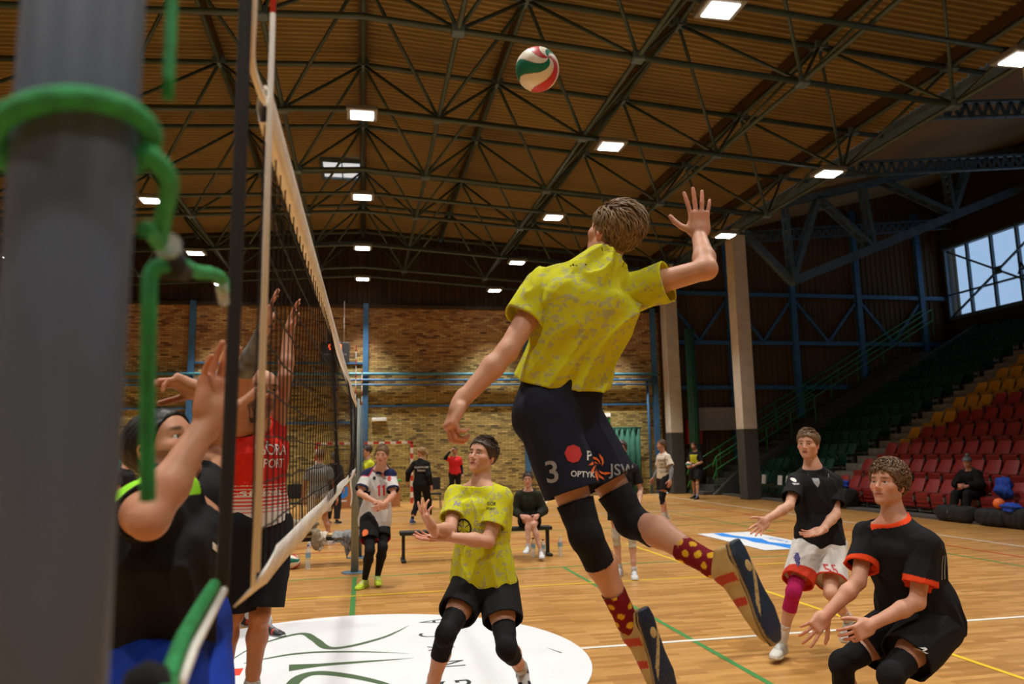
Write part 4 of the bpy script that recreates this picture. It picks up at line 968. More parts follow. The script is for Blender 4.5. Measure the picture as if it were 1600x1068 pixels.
def eyes(c, F, s, root, gaze=None, iris=(.10, .07, .04), h=.0):
    g = nv(gaze) if gaze is not None else F[1]
    for sx in (-1, 1):
        e = A(*c)+(F[0]*sx*.031+F[1]*.0735+F[2]*.0035)*s; r = .0128*s; g2 = nv(g*.6+F[1]*.6)
        bm = bmesh.new(); bmesh.ops.create_uvsphere(bm, u_segments=24, v_segments=18, radius=r); me = bpy.data.meshes.new('eye'); bm.to_mesh(me); bm.free()
        n = len(me.vertices); co = np.empty(n*3); me.vertices.foreach_get('co', co); co = co.reshape(-1, 3)
        cs = (co/r) @ g2; col = np.where((cs > .955)[:, None], (.01, .01, .01), np.where((cs > .86)[:, None], iris, (.62, .58, .54)))
        ca = me.color_attributes.new('Col', 'FLOAT_COLOR', 'POINT'); ca.data.foreach_set('color', np.c_[col, np.ones(n)].ravel())
        for p_ in me.polygons: p_.use_smooth = True
        me.materials.append(M['eye']); o = bpy.data.objects.new('eye', me); COL.objects.link(o); o.parent = root; o.location = Vector(e)-root.location
def skin_col(base, c, F, s, lips=(.40, .11, .085), brow=None, stubble=0, hands=()):
    base = A(*base)
    def f(P):
        q = (P-A(*c)) @ F.T/s; x, y, z = q.T; col = np.tile(base, (len(P), 1)); n = vnoise(P, 22.)
        col *= (.93+.14*n)[:, None]
        def mixc(w, c2): nonlocal col; w = np.clip(w, 0, 1)[:, None]; col = col*(1-w)+A(*c2)*w
        hd = (np.abs(z) < .16) & (np.linalg.norm(q, axis=1) < .17)
        red = base*A(1.12, .66, .60)
        mixc(.45*np.exp(-(((np.abs(x)-.042)/.020)**2+((z+.025)/.020)**2))*(y > .03)*hd, red)
        mixc(.40*np.exp(-((x/.014)**2+((z+.026)/.016)**2))*(y > .08)*hd, red); mixc(.5*(np.abs(x) > .068)*(y < .012)*hd*(np.abs(z+.002) < .036), red)
        mixc(.9*np.exp(-((x/.0235)**6+((z+.0622)/.0105)**6))*(y > .068)*hd, lips); mixc(.9*np.exp(-((x/.022)**6+((z+.0622)/.0019)**2))*(y > .068)*hd, A(.10, .02, .015))
        if stubble: mixc(stubble*hd*(z < -.012-.55*np.maximum(0, y-.03))*(y > -.015)*(1-np.exp(-((x/.022)**4+((z+.062)/.010)**4))), base*.18)
        if brow is not None: mixc(.95*hd*(y > .045)*np.exp(-(((np.abs(x)-.031)/.019)**4+((z-.0265-.05*np.maximum(0, .035-np.abs(x))*0)/.0052)**2)), brow)
        mixc(.55*hd*(y > .06)*np.exp(-(((np.abs(x)-.031)/.017)**4+((z-.0045)/.0085)**4))*.6, base*.55)
        for wr in hands:
            dd = np.linalg.norm(P-A(*wr[0]), axis=1); along = (P-A(*wr[0])) @ nv(wr[1]); mixc(.30*np.clip((along-.05)/.09, 0, 1)*(dd < .24), red)
        return col
    return f
def Fhead(az, pitch=0, roll=0):
    """az: 0 faces the camera, +90 faces picture right, 180 faces away"""
    a, p, r = radians(az), radians(pitch), radians(roll)
    f = camv(sin(a), 0, cos(a))*cos(p)+A(0, 0, 1)*sin(p); rt = nv(np.cross(f, A(0, 0, 1))); up = np.cross(rt, f)
    return np.array([rt*cos(r)+up*sin(r), f, up*cos(r)-rt*sin(r)])
def hairdo(c, F, s, style, colr, h, root, seed=1):
    c = A(*c); L = lambda x, y, z: c+(F[0]*x+F[1]*y+F[2]*z)*s; rs = np.random.RandomState(seed); colr = A(*colr)
    th = dict(crop=.007, short=.008, buzz=.004, curly=.010, tuft=.010, long=.012, hat=.018, fringe=.008).get(style, .01)
    pr = [Ell(L(0, -.014, .040), F, A(.0755+th, .096+th, .084+th)*s), Ell(L(0, .040, .045), F, A(.062+th, .052+th, .05+th)*s, k=.03)]
    zc = .058 if style in ('fringe', 'curly') else .068
    if style == 'tuft': zc = .07
    nf = nv(A(0, .76, -.65)); nfw = F[0]*nf[0]+F[1]*nf[1]+F[2]*nf[2]
    cuts = [(L(0, .085, zc), nfw), (L(0, 0, -.052 if style != 'long' else -.075), -F[2])]
    if style == 'hat': cuts = [(L(0, .05, .045), nv(F[1]*.25-F[2]))]
    pc = Piece(pr, cuts, th=.06, depth=-1, fold=(.004 if style == 'crop' else .006)*s if h < .01 and style != 'hat' else 0, ff=70 if style == 'crop' else 42, fdir=F[1]*.6+F[2]*.4, seed=seed)
    def cf(P):
        n = vnoise(P-np.outer((P-c) @ F[1], F[1])*.7, 90.); return colr*(.65+.6*n)[:, None]
    o = solid('hair' if style != 'hat' else 'knit_hat', [pc], h, cf, 'hair', root)
    if style in ('buzz', 'hat', 'crop'): return o
    N_ = {'short': 900, 'curly': 900, 'tuft': 850, 'long': 500, 'fringe': 900}[style] if h < .006 else (300 if h < .009 else 0)
    V, Q, C = [], [], []; ax = A(.0755+th*.85, .096+th*.85, .084+th*.85)
    for i in range(N_):
        while True:
            d = rs.normal(size=3); d /= np.linalg.norm(d); q = d*ax+A(0, -.014, .040)
            if (q-A(0, .085, zc)) @ nf < -.004 and q[2] > -.045: break
        p = q.copy(); n = nv(d/ax); top = max(0, (q[2]-.05)/.08); ln = .02+.02*top; lift = .25
        if style == 'short': cmb = A(.25, .9, .0)*top+A(0, .2, -.9)*(1-top); ln = .010+.040*top; lift = .35+.75*top*rs.rand()
        elif style == 'curly': cmb = rs.normal(size=3)*.9; ln = .030+.026*top; lift = .8
        elif style == 'tuft': cmb = A(.35, -.85, .10)*top+A(.0, -.35, -.8)*(1-top); ln = .030+.042*top; lift = .30+.25*rs.rand()
        elif style == 'fringe': cmb = A(.35, 1., -.1)*top+A(0, .25, -.95)*(1-top); ln = .016+.046*top; lift = .22+.35*top*rs.rand()
        else: cmb = A(0, -.9, -.2); ln = .05; lift = .06
        cmb = cmb+rs.normal(size=3)*.22; w0 = s*(.0034+.002*rs.rand())*(1.7 if style == 'curly' else 1); sh = .7+.6*rs.rand(); base = len(V); k = 6; ph = rs.rand()*6
        for j in range(k):
            u = j/(k-1); t = cmb-n*(cmb @ n); t = nv(t)
            if style == 'curly': e2 = np.cross(n, t); t = t*cos(ph+u*4)+e2*sin(ph+u*4)
            v = nv(t+n*lift*(1-.8*u)); p = p+v*ln/(k-1)
            e = ((p-A(0, -.014, .04))/ax); r_ = np.linalg.norm(e)
            if r_ < 1.01: p = A(0, -.014, .04)+(p-A(0, -.014, .04))/r_*1.01
            n = nv(e/ax); wd = w0*(1-u**2*.85); b1 = nv(np.cross(v, n)); b2 = n
            for a1, a2 in ((1, 0), (0, .6), (-1, 0), (0, -.6)): V.append(L(*(p+b1*a1*wd/s+b2*a2*wd/s))); C.append(colr*sh*(.75+.55*u))
            if j:
                for m_ in range(4): a = base+(j-1)*4; Q.append((a+m_, a+(m_+1) % 4, a+4+(m_+1) % 4, a+4+m_))
    if N_:
        me = npmesh('hair_strands', np.array(V), np.array(Q), np.array(C), root.location); s_ = obj('hair_strands', me, M['hair'], o)
    if style == 'long':
        p0 = L(0, -.105, .045); p1 = L(.01, -.15, -.03); p2 = L(.02, -.13, -.15)
        pt = solid('ponytail', [Piece([Cone(p0, p1, .026*s, .032*s, k=.02), Cone(p1, p2, .032*s, .012*s, k=.02)], fold=.005, ff=40, fdir=A(0, 0, 1))], h, cf, 'hair', o)
    return o
def shoe(an, d, up, s, h, root, upper, sole, accent=None, big=1.0):
    d = nv(d); up = nv(A(*up)-d*(A(*up) @ d)); r = np.cross(d, up); an = A(*an); sg = s*big
    p0 = an-up*.088*s-d*.068*sg; p1 = an-up*.088*s+d*.205*sg
    st = [(0, .028, .034, 0, .040), (.12, .034, .044, 0, .047), (.3, .035, .047, 0, .051), (.5, .039, .039, 0, .043), (.7, .047, .030, 0, .034), (.88, .044, .023, 0, .028), (1, .028, .015, 0, .024)]
    st = [(t, a*sg, b*sg, 0, z*sg) for t, a, b, _, z in st]
    up_ = Piece([Loft(p0, p1, -r, st, cap=.012, pw=2.6), Cone(an-up*.045*s+d*.0, an+up*.004*s-d*.006, .040*sg, .037*sg, k=.02), Cone(an-up*.03*s+d*.03, an-up*.05*s+d*.085*sg, .030*sg, .024*sg, k=.02)])
    U, S_ = A(*upper), A(*sole); ac = A(*accent) if accent is not None else U*.5
    def cf(P):
        q = P-p0; x, y, z = q @ r, q @ d, q @ up; c = np.tile(U, (len(P), 1))*(.9+.2*vnoise(P, 40.))[:, None]
        m1 = (np.abs(np.sin(y*46/sg+np.abs(x)*20)) > .86) & (y > .04) & (y < .19*sg) & (z > .03) & (np.abs(x) > .016)
        c = np.where(m1[:, None], ac, c); lace = (np.abs(x) < .014) & (y > .10*sg) & (y < .20*sg) & (np.sin(y*260) > .0) & (z > .045*sg); c = np.where(lace[:, None], (U*.4+.35), c)
        return c
    o = solid('shoe', [up_], h, cf, 'shoe', root)
    ss = [(-.02, .026, .014, 0, .012), (.1, .037, .017, 0, .013), (.3, .036, .015, 0, .012), (.5, .038, .014, 0, .012), (.72, .051, .014, 0, .012), (.9, .047, .013, 0, .015), (1.03, .026, .010, 0, .020)]
    sp = Piece([Loft(p0, p1, -r, [(t, a*sg, b*sg, 0, z*sg) for t, a, b, _, z in ss], cap=.006, pw=3)])
    def cs(P):
        q = P-p0; x, y, z = q @ r, q @ d, q @ up; c = np.tile(S_, (len(P), 1))*(.85+.3*vnoise(P, 25.))[:, None]
        under = z < .002; pat = under & (np.abs(y-.115*sg+1.6*x) < .018) ; c = np.where(pat[:, None], U*.9, c); edge = (z > .012) & (z < .022); c = np.where(edge[:, None], U*.6+S_*.4, c)
        tread = under & ((np.sin(y*190)*np.sin(x*150+y*60)) > .55); return np.where(tread[:, None], c*.55, c)
    solid('sole', [sp], max(h*.8, .003), cs, 'shoe', o); return o

def make_person(sp):
    J = {k: A(*v) for k, v in sp['J'].items()}; s = sp.get('s', 1.0)
    for q in 'LR': J['sh'+q] = J['neck']+(J['sh'+q]-J['neck'])*.90-nv(J['neck']-J['pel'])*.018*s; h = sp.get('h', .008); fem = sp.get('female', False)
    up = nv(J['neck']-J['pel']); rt = nv(J['shR']-J['shL']); hr = nv(J['hipR']-J['hipL'])
    # rt: from left shoulder to right shoulder = the person's right
    fw = nv(np.cross(up, rt)); hfw = nv(np.cross(up, hr)); F = Fhead(*sp['head']); HF = np.array([rt, fw, up])
    base = sp.get('base') or (J['pel'][0], J['pel'][1], 0)
    root = empty('person', base, sp['label'], 'person')
    w = sp.get('w', 1.0)*s; L = np.linalg.norm(J['neck']-J['pel'])
    def tor(m=0, bot=-.14, top=.97, hem=0, drop=0):
        st = [(-.14, .150, .100), (0, .163, .108), (.18, .150, .100), (.40, .143, .100), (.62, .163, .113), (.80, .175, .112), (.92, .150, .090), (.99, .09, .065)]
        if fem: st = [(-.14, .155, .105), (0, .165, .108), (.18, .140, .095), (.40, .125, .092), (.62, .140, .112), (.80, .150, .100), (.92, .125, .08), (.99, .075, .058)]
        st = [(t, (a+(hem if t < .3 else hem*.4))*w+m, (b+(hem*.8 if t < .3 else hem*.4))*w+m) for t, a, b in st if bot-.001 <= t <= top]
        return st
    def arm(side, m0=0, m1=0, k=.03):
        sh, el = J['sh'+side], J['el'+side]; return [Cone(sh, sh+(el-sh)*.28, .051*w+m0, .054*w+m0, k=k), Cone(sh, el, .050*w+m0, .039*w+m1, k=k)]
    hips = Ell(J['pel']-up*.02, np.array([hr, nv(np.cross(up, hr)), up]), A(.168, .122, .13)*w, k=.04)
    P = [Loft(J['pel'], J['neck'], rt, [q if q[0] > .1 else (q[0], q[1]*.80, q[2]*.84) for q in tor()], k=.04, cap=.05*s), hips]
    hb = J['head']-F[2]*.055*s-F[1]*.018*s; nb = J['neck']-up*.03*s
    P += [Cone(nb, hb, .062*s*(.85 if fem else 1), .053*s*(.85 if fem else 1), k=.03)]
    for sd in 'LR':
        sh, el, wr = J['sh'+sd], J['el'+sd], J['wr'+sd]
        P.append(Cone(J['neck']-up*.01*s, sh, .048*s, .046*s, k=.04)); P.append(Cone(J['neck']+(hb-J['neck'])*.30, sh-up*.0*s, .040*s, .036*s, k=.05)); P += arm(sd)
        m_ = el+(wr-el)*.32; P += [Cone(el, m_, .038*w, .041*w, k=.02), Cone(m_, wr, .041*w, .0265*s, k=.02)]
        hip, kn, an = J['hip'+sd], J['kn'+sd], J['an'+sd]
        bk = (hip+an)/2-kn; bl = np.linalg.norm(bk); bk = nv(bk) if bl > .04 else -hfw
        c2 = kn+(an-kn)*.30+bk*.014*s
        P += [Cone(hip, hip+(kn-hip)*.5, .088*w, .074*w, k=.05), Cone(hip+(kn-hip)*.5, kn, .074*w, .052*w, k=.03), Cone(kn, c2, .050*w, .054*w, k=.03), Cone(c2, kn+(an-kn)*.7, .054*w, .038*w, k=.03), Cone(kn+(an-kn)*.7, an, .038*w, .033*w, k=.02),
              Cone(kn-bk*.022, kn-bk*.022+(an-kn)*.06, .038*w, .036*w, k=.025)]
        fd = sp['feet'][sd]; d = nv(fd[0]); P.append(Cone(an-nv(fd[1])*.05*s-d*.03*s, an-nv(fd[1])*.06*s+d*.13*s, .026*s, .022*s, k=.03))
    HP = []
    for sd in 'LR':
        hd = sp['hands'].get(sd)
        if hd is None: hd = dict(d=nv(J['wr'+sd]-J['el'+sd]), n=nv(J['pel']-J['wr'+sd]))
        HP.append((J['wr'+sd], hd['d'])); P += hand_prims(J['wr'+sd], hd['d'], hd['n'], sd == 'R', s*(.9 if fem else 1), hd.get('curl', (.3, .35, .4, .45)), hd.get('spread', .08), hd.get('thumb', (.6, .3)))
    P += head_prims(J['head'], F, s*(.96 if fem else 1), fem)
    sk = A(*sp.get('skin', (.62, .33, .215)))
    solid('body', [Piece(P)], h, skin_col(sk, J['head'], F, s, brow=sp.get('brow', A(*sp['hair'][1])*.7), stubble=sp.get('stubble', 0), hands=HP), 'skin', root)
    if h < .011: eyes(J['head'], F, s, root, sp.get('gaze'), sp.get('iris', (.10, .07, .05)))
    if sp['hair'][0] != 'bald': hairdo(J['head'], F, s, sp['hair'][0], sp['hair'][1], min(h, .008), root, sp.get('seed', 3))
    hc = max(h, .005); out = dict(root=root, J=J, up=up, rt=rt, fw=fw, F=F, s=s)
    # ---- shirt
    t = sp.get('shirt')
    if t:
        hem = t.get('hem', -.20); m = t.get('m', .016)*s; fl = t.get('flare', .02); sl = t.get('sleeve', .62); fold = t.get('fold', .010)
        st = [(hem-.15, (.166+fl)*w+m, (.118+fl)*w+m)]+tor(m, hem=fl*.8); hp = J['pel']+up*hem*L
        tp = Piece([Loft(J['pel'], J['neck'], rt, st, k=.05, cap=.04*s)]+[Cone(J['neck']-up*.02*s, J['sh'+q], .050*s+m*.5, .046*s+m*.7, k=.05) for q in 'LR']+[Cone(J['neck']+(hb-J['neck'])*.26, J['sh'+q], .040*s+m*.4, .040*s+m*.5, k=.05) for q in 'LR']+
                   [Cone(J['neck']-up*.04*s, J['neck']+(hb-J['neck'])*.5, .070*s, .0635*s, k=.03)],
                   [(hp, nv(-up+fw*t.get('tilt', 0)+rt*t.get('tilt2', 0)))]+[(J['neck']+(hb-J['neck'])*t.get('collar', .30), nv(nv(hb-J['neck'])+fw*.42))], th=max(.012, hc*2.5), depth=.035, fold=fold, ff=t.get('ff', 12), fdir=t.get('fdir', up*.8+rt*.3), seed=sp.get('seed', 1))
        pcs = [tp]
        if sl > 0:
            for q in 'LR':
                sh, el = J['sh'+q], J['el'+q]; wr = J['wr'+q]; ad = nv(el-sh); mm = t.get('sm', .022)*s
                if sl <= 1: pr_ = [Cone(sh, sh+(el-sh)*1.05, .052*w+mm*.35, .047*w+mm*1.25, k=.04)]; cut = [(sh+(el-sh)*sl, ad)]
                else: pr_ = [Cone(sh, el, .058*w+mm*.7, .044*w+mm, k=.03), Cone(el, wr, .044*w+mm, .030*w+mm*.8, k=.03)]; cut = [(el+(wr-el)*(sl-1), nv(wr-el))]
                pr_.append(Cone(J['neck']-up*.05*s, sh, .045*s, .046*s+m*.7, k=.05))
                pcs.append(Piece(pr_, cut, th=max(.008, hc*2.3), depth=.05, fold=fold*.8, ff=9, fdir=ad*.6+up*.3, seed=sp.get('seed', 1)+5))
        cf = t['col']
        if 'ccol' in t:
            cn = nv(nv(hb-J['neck'])+fw*.42); cp = J['neck']+(hb-J['neck'])*t.get('collar', .30); c0 = cf; cf = lambda P: np.where((((P-cp) @ cn > -t.get('cw', .016)) & (np.linalg.norm(P-J['neck'], axis=1) < .13))[:, None], A(*t['ccol']), c0(P))
        o = solid('shirt', pcs, hc, cf, 'cloth', root); out['shirt'] = o
    t = sp.get('sleeves')    # separate arm sleeves
    if t:
        for q in t['sides']: out['sl'] = solid('arm_sleeve', [Piece([Cone(J['el'+q], J['el'+q]+(J['wr'+q]-J['el'+q])*.3, .042*w+.005, .045*w+.004), Cone(J['el'+q]+(J['wr'+q]-J['el'+q])*.3, J['wr'+q], .045*w+.004, .031*s), Cone(J['el'+q]+(J['sh'+q]-J['el'+q])*t.get('u', .3), J['el'+q], .050*w, .044*w)])], hc, t['col'], 'cloth', root)
    t = sp.get('shorts')
    if t:
        f = t.get('f', .75); m = t.get('m', .018)*s; lm = t.get('lm', .022)*s
        top = Piece([Loft(J['pel'], J['neck'], hr, [(-.22, .158*w+m, .108*w+m), (-.1, .172*w+m, .120*w+m), (0, .170*w+m*.7, .117*w+m*.7), (.12, .150*w+m*.5, .102*w+m*.5), (.34, .142*w+m*.3, .098*w+m*.3)], k=.04, cap=.03), Ell(J['pel']-up*.03, np.array([hr, nv(np.cross(up, hr)), up]), A(.176, .131, .140)*w+m*.6, k=.05)]+[Loft(J['pel'], J['neck'], rt, [(-.05, .140*w+.006, .096*w+.006), (.1, .156*w+.007, .105*w+.007), (.18, .154*w+.006, .103*w+.006), (.26, .150*w+.004, .101*w+.004)], k=.04, cap=.03)]+[Cone(J['hip'+q], J['hip'+q]+(J['kn'+q]-J['hip'+q])*.26, .094*w+m, .088*w+m, k=.06) for q in 'LR'], fold=.003, ff=9, fdir=up, seed=4)
        pcs = [top]
        for q in 'LR':
            a, b = J['hip'+q], J['kn'+q]; an = J['an'+q]
            if f <= 1: pr_ = [Cone(a, a+(b-a)*1.1, .092*w+lm, .070*w+lm*1.3, k=.05), Ell(J['pel']-up*.03, np.array([hr, nv(np.cross(up, hr)), up]), A(.165, .12, .12)*w, k=.05)]; cut = [(a+(b-a)*f, nv(b-a))]
            else: pr_ = [Cone(a, b, .092*w+lm, .058*w+lm, k=.05), Cone(b, an, .058*w+lm, .040*w+lm, k=.03)]; cut = [(b+(an-b)*(f-1), nv(an-b))]
            pcs.append(Piece(pr_, cut, th=max(.008, hc*2.3), depth=.05, fold=t.get('fold', .010), ff=12, fdir=nv(b-a), seed=ord(q)))
        out['shorts'] = solid('shorts' if f <= 1 else 'trousers', pcs, hc, t['col'], 'cloth', root)
    t = sp.get('pads')
    if t:
        for q in t.get('sides', 'LR'):
            a, b, an = J['hip'+q], J['kn'+q], J['an'+q]; bk = (a+an)/2-b; bk = nv(bk) if np.linalg.norm(bk) > .04 else -hfw
            u0, u1 = t.get('u', (.30, .34)); pa = b+(a-b)*u0; pb = b+(an-b)*u1
            pr_ = [Cone(b+(a-b)*(u0+.1), b, .074*w+.003, .058*w, k=.02), Cone(b, b+(an-b)*(u1+.1), .058*w, .057*w, k=.02), Ell(b-bk*.020*s, np.array([nv(np.cross(bk, nv(an-a+bk*1e-3))), bk, nv(np.cross(np.cross(bk, nv(an-a+bk*1e-3)), bk))]), A(.056, .046, .072)*w, k=.02)]
            solid('knee_pad', [Piece(pr_, [(pa, nv(a-b)), (pb, nv(an-b))], th=.006, depth=.01, fold=.0025, ff=20, seed=9)], hc, t['col'], 'cloth', root)
    t = sp.get('leggings')
    if t:
        for q in 'LR':
            a, b, an = J['hip'+q], J['kn'+q], J['an'+q]; solid('legging', [Piece([Cone(a+(b-a)*.5, b, .084*w, .066*w, k=.03), Cone(b, b+(an-b)*.3, .066*w, .066*w, k=.03), Cone(b+(an-b)*.3, an, .066*w, .040*w, k=.03)])], hc, t['col'], 'cloth', root)
    t = sp.get('socks')
    if t:
        for q in 'LR':
            b, an = J['kn'+q], J['an'+q]; u = t.get('u', .35); fd = sp['feet'][q]
            c_ = t['col'](b, an) if t.get('maker') else t['col']
            solid('sock', [Piece([Cone(an+(b-an)*(u+.1), an+(b-an)*.12, .037*w+.004+max(0, u-.3)*.06, .037*w+.003), Cone(an+(b-an)*.12, an-nv(fd[1])*.04, .037*w+.003, .036*w)], [(an+(b-an)*u, nv(b-an))], th=.005, depth=.02, fold=.0015, ff=30)], min(hc, .006) if h < .009 else hc, c_, 'cloth', root)
    t = sp.get('shoes')
    if t:
        for q in 'LR':
            if q in t.get('skip', ''): continue
            fd = sp['feet'][q]; shoe(J['an'+q], fd[0], fd[1], s, max(min(h, .012), .0035), root, t['upper'], t['sole'], t.get('accent'), t.get('big', 1.0))
    return out
def decal_on(target, items, c, u, v, parent, name='print'):
    """lettering and marks laid on a garment. items: list of (kind, data, x, y, size, colour material)"""
    me0 = target.data; bvh = BVHTree.FromPolygons([v_.co for v_ in me0.vertices], [p_.vertices for p_ in me0.polygons])
    u = nv(u); v = nv(A(*v)-u*(A(*v) @ u)); n = np.cross(u, v); c = A(*c)-A(*target.matrix_world.translation if False else (0, 0, 0)); rl = A(*_rootloc(target))
    for kind, data, x, y, size, mat in items:
        if kind == 'text': me = text_mesh(data, size, 0, size*.012)
        else:
            me = bpy.data.meshes.new('mark'); me.from_pydata([(a*size, b*size, 0) for a, b in data], [], [tuple(range(len(data)))])
        bm = bmesh.new(); bm.from_mesh(me); bmesh.ops.triangulate(bm, faces=bm.faces[:])
        for _ in range(3):
            lg = [e for e in bm.edges if e.calc_length() > .016]
            if lg: bmesh.ops.subdivide_edges(bm, edges=lg, cuts=1)
            bmesh.ops.triangulate(bm, faces=[f for f in bm.faces if len(f.verts) > 3])
        ok = True
        for w_ in bm.verts:
            p_ = c+u*(x+w_.co.x)+v*(y+w_.co.y)-rl; hit = bvh.ray_cast(Vector(p_+n*.25), Vector(-n), .6)
            if hit[0] is None: hit = bvh.find_nearest(Vector(p_)); w_.co = hit[0]+hit[1]*.0025
            else: w_.co = hit[0]+Vector(n)*.0028
        bm.to_mesh(me); bm.free(); me.materials.clear(); o = obj(name, me, mat, target)
def _rootloc(o):
    while o.parent is not None: o = o.parent
    return o.location
# ================================================================ THE PEOPLE
JT = {}
JT['spiker'] = {"pel": [0.779, 3.014, 1.871], "neck": [0.908, 2.84, 2.403], "head": [1.018, 2.93, 2.584], "shL": [0.692, 2.904, 2.349], "shR": [1.088, 2.909, 2.357], "elL": [0.54, 2.82, 2.079], "wrL": [0.35, 2.794, 1.878], "elR": [1.312, 2.681, 2.389], "wrR": [1.381, 2.871, 2.581], "hipL": [0.71, 2.943, 1.847], "hipR": [0.856, 3.077, 1.853], "knL": [0.839, 2.851, 1.376], "anL": [1.049, 2.954, 0.979], "knR": [1.061, 2.962, 1.416], "anR": [1.269, 2.582, 1.26]}
JT['setter'] = {"pel": [0.757, 4.914, 0.883], "neck": [0.752, 4.943, 1.449], "head": [0.771, 4.962, 1.662], "shR": [0.586, 5.022, 1.429], "shL": [0.875, 4.809, 1.416], "elR": [0.536, 4.815, 1.218], "wrR": [0.408, 4.591, 1.252], "elL": [0.762, 4.718, 1.153], "wrL": [0.493, 4.75, 1.187], "hipR": [0.692, 4.979, 0.86], "hipL": [0.847, 4.891, 0.866], "knR": [0.491, 4.657, 0.637], "anR": [0.405, 4.815, 0.246], "knL": [0.841, 4.583, 0.552], "anL": [0.999, 4.918, 0.334]}
JT['eleven'] = {"pel": [0.164, 10.395, 0.829], "neck": [0.235, 10.406, 1.496], "head": [0.248, 10.265, 1.675], "shR": [0.042, 10.406, 1.433], "shL": [0.375, 10.287, 1.428], "elR": [-0.038, 10.213, 1.194], "wrR": [0.174, 10.085, 1.072], "elL": [0.394, 10.102, 1.17], "wrL": [0.266, 9.881, 1.066], "hipR": [0.088, 10.328, 0.829], "hipL": [0.24, 10.458, 0.813], "knR": [0.096, 10.016, 0.483], "anR": [0.037, 10.25, 0.096], "knL": [0.259, 10.109, 0.505], "anL": [0.201, 10.349, 0.121]}
JT['white55'] = {"pel": [3.751, 5.865, 0.891], "neck": [3.755, 5.885, 1.48], "head": [3.711, 5.872, 1.701], "shR": [3.575, 5.902, 1.409], "shL": [3.932, 5.871, 1.401], "elR": [3.404, 5.722, 1.215], "wrR": [3.158, 5.653, 1.117], "elL": [3.831, 5.74, 1.132], "wrL": [3.613, 5.618, 1.024], "hipR": [3.657, 5.887, 0.866], "hipL": [3.846, 5.869, 0.86], "knR": [3.379, 5.703, 0.547], "anR": [3.335, 5.863, 0.127], "knL": [3.642, 5.606, 0.539], "anL": [3.931, 5.828, 0.273]}
JT['crouch'] = {"pel": [3.093, 3.918, 0.728], "neck": [2.955, 3.872, 1.237], "head": [2.945, 3.893, 1.464], "shR": [2.864, 4.039, 1.189], "shL": [2.997, 3.693, 1.171], "elR": [2.712, 3.905, 0.944], "wrR": [2.494, 3.902, 0.776], "elL": [2.906, 3.694, 0.862], "wrL": [2.657, 3.741, 0.753], "hipR": [3.072, 4.006, 0.683], "hipL": [3.099, 3.82, 0.706], "knR": [2.65, 4.019, 0.485], "anR": [2.726, 4.141, 0.052], "knL": [2.7, 3.68, 0.508], "anL": [2.834, 3.828, 0.098]}
JT['blockF'] = {"pel": [-0.566, 2.511, 1.142], "neck": [-0.53, 2.277, 1.594], "head": [-0.59, 2.447, 1.718], "shR": [-0.552, 2.09, 1.581], "shL": [-0.483, 2.459, 1.592], "elR": [-0.456, 1.8, 1.567], "wrR": [-0.362, 1.911, 1.788], "elL": [-0.495, 2.733, 1.728], "wrL": [-0.498, 2.534, 1.903], "hipR": [-0.573, 2.416, 1.157], "hipL": [-0.544, 2.603, 1.119], "knR": [-0.486, 2.048, 0.915], "anR": [-0.559, 2.282, 0.551], "knL": [-0.43, 2.23, 0.898], "anL": [-0.484, 2.475, 0.538]}
JT['blockG'] = {"pel": [-0.595, 4.603, 1.317], "neck": [-0.606, 4.521, 1.851], "head": [-0.556, 4.412, 2.049], "shR": [-0.689, 4.342, 1.881], "shL": [-0.51, 4.694, 1.877], "elR": [-0.614, 4.179, 2.15], "wrR": [-0.503, 4.043, 2.37], "elL": [-0.446, 4.534, 2.151], "wrL": [-0.44, 4.598, 2.425], "hipR": [-0.644, 4.513, 1.313], "hipL": [-0.533, 4.682, 1.293], "knR": [-0.701, 4.585, 0.847], "anR": [-0.762, 4.693, 0.399], "knL": [-0.559, 4.59, 0.827], "anL": [-0.606, 4.68, 0.374]}
BLACK = (.010, .010, .012)
def flat(c, amt=.12): c = A(*c); return lambda P: c*(1-amt+2*amt*vnoise(P, 30.))[:, None]
def near(p, q, r):
    p, q = A(*p), A(*q); return lambda P: np.linalg.norm(P-p-np.outer(np.clip(((P-p) @ (q-p))/((q-p) @ (q-p)), 0, 1), q-p), axis=1) < r
def both(f, g): return lambda P: f(P) & g(P)
def flecks(base, fleck, f=55., th=.66, amt=.8):
    base, fleck = A(*base), A(*fleck)
    def g(P):
        n = vnoise(P*A(1, 1, 1.6), f)*.6+vnoise(P+3, f*.45)*.4; w = np.clip((n-th+.04)/.05, 0, 1)[:, None]*amt
        return base*(1-w)+fleck*w
    return g
def trim_col(base, rules):
    """rules: (test(P) -> bool array, colour)"""
    b = base if callable(base) else flat(base)
    def g(P):
        c = b(P)
        for t, k in rules: c = np.where(t(P)[:, None], A(*k), c)
        return c
    return g
def band(p, q, t0, t1):
    p, q = A(*p), A(*q); L2 = (q-p) @ (q-p); return lambda P: (((P-p) @ (q-p))/L2 > t0) & (((P-p) @ (q-p))/L2 < t1)
YEL = flecks((.60, .60, .016), (.33, .33, .26), 85., .63, .6)
wm, rm, km, om, gm = M['white'], M['red_paint'], M['black'], newmat('orange_print', (.85, .16, .02), .6), newmat('grey_print', (.28, .28, .28), .6)
FD = dict(L=((0, 0, 1), (0, 1, 0)), R=((0, 0, 1), (0, 1, 0)))
def feet(L, R_): return dict(L=(camv(*L[0]), camv(*L[1])), R=(camv(*R_[0]), camv(*R_[1])))
def H(d, n, **k): return dict(d=camv(*d), n=camv(*n), **k)

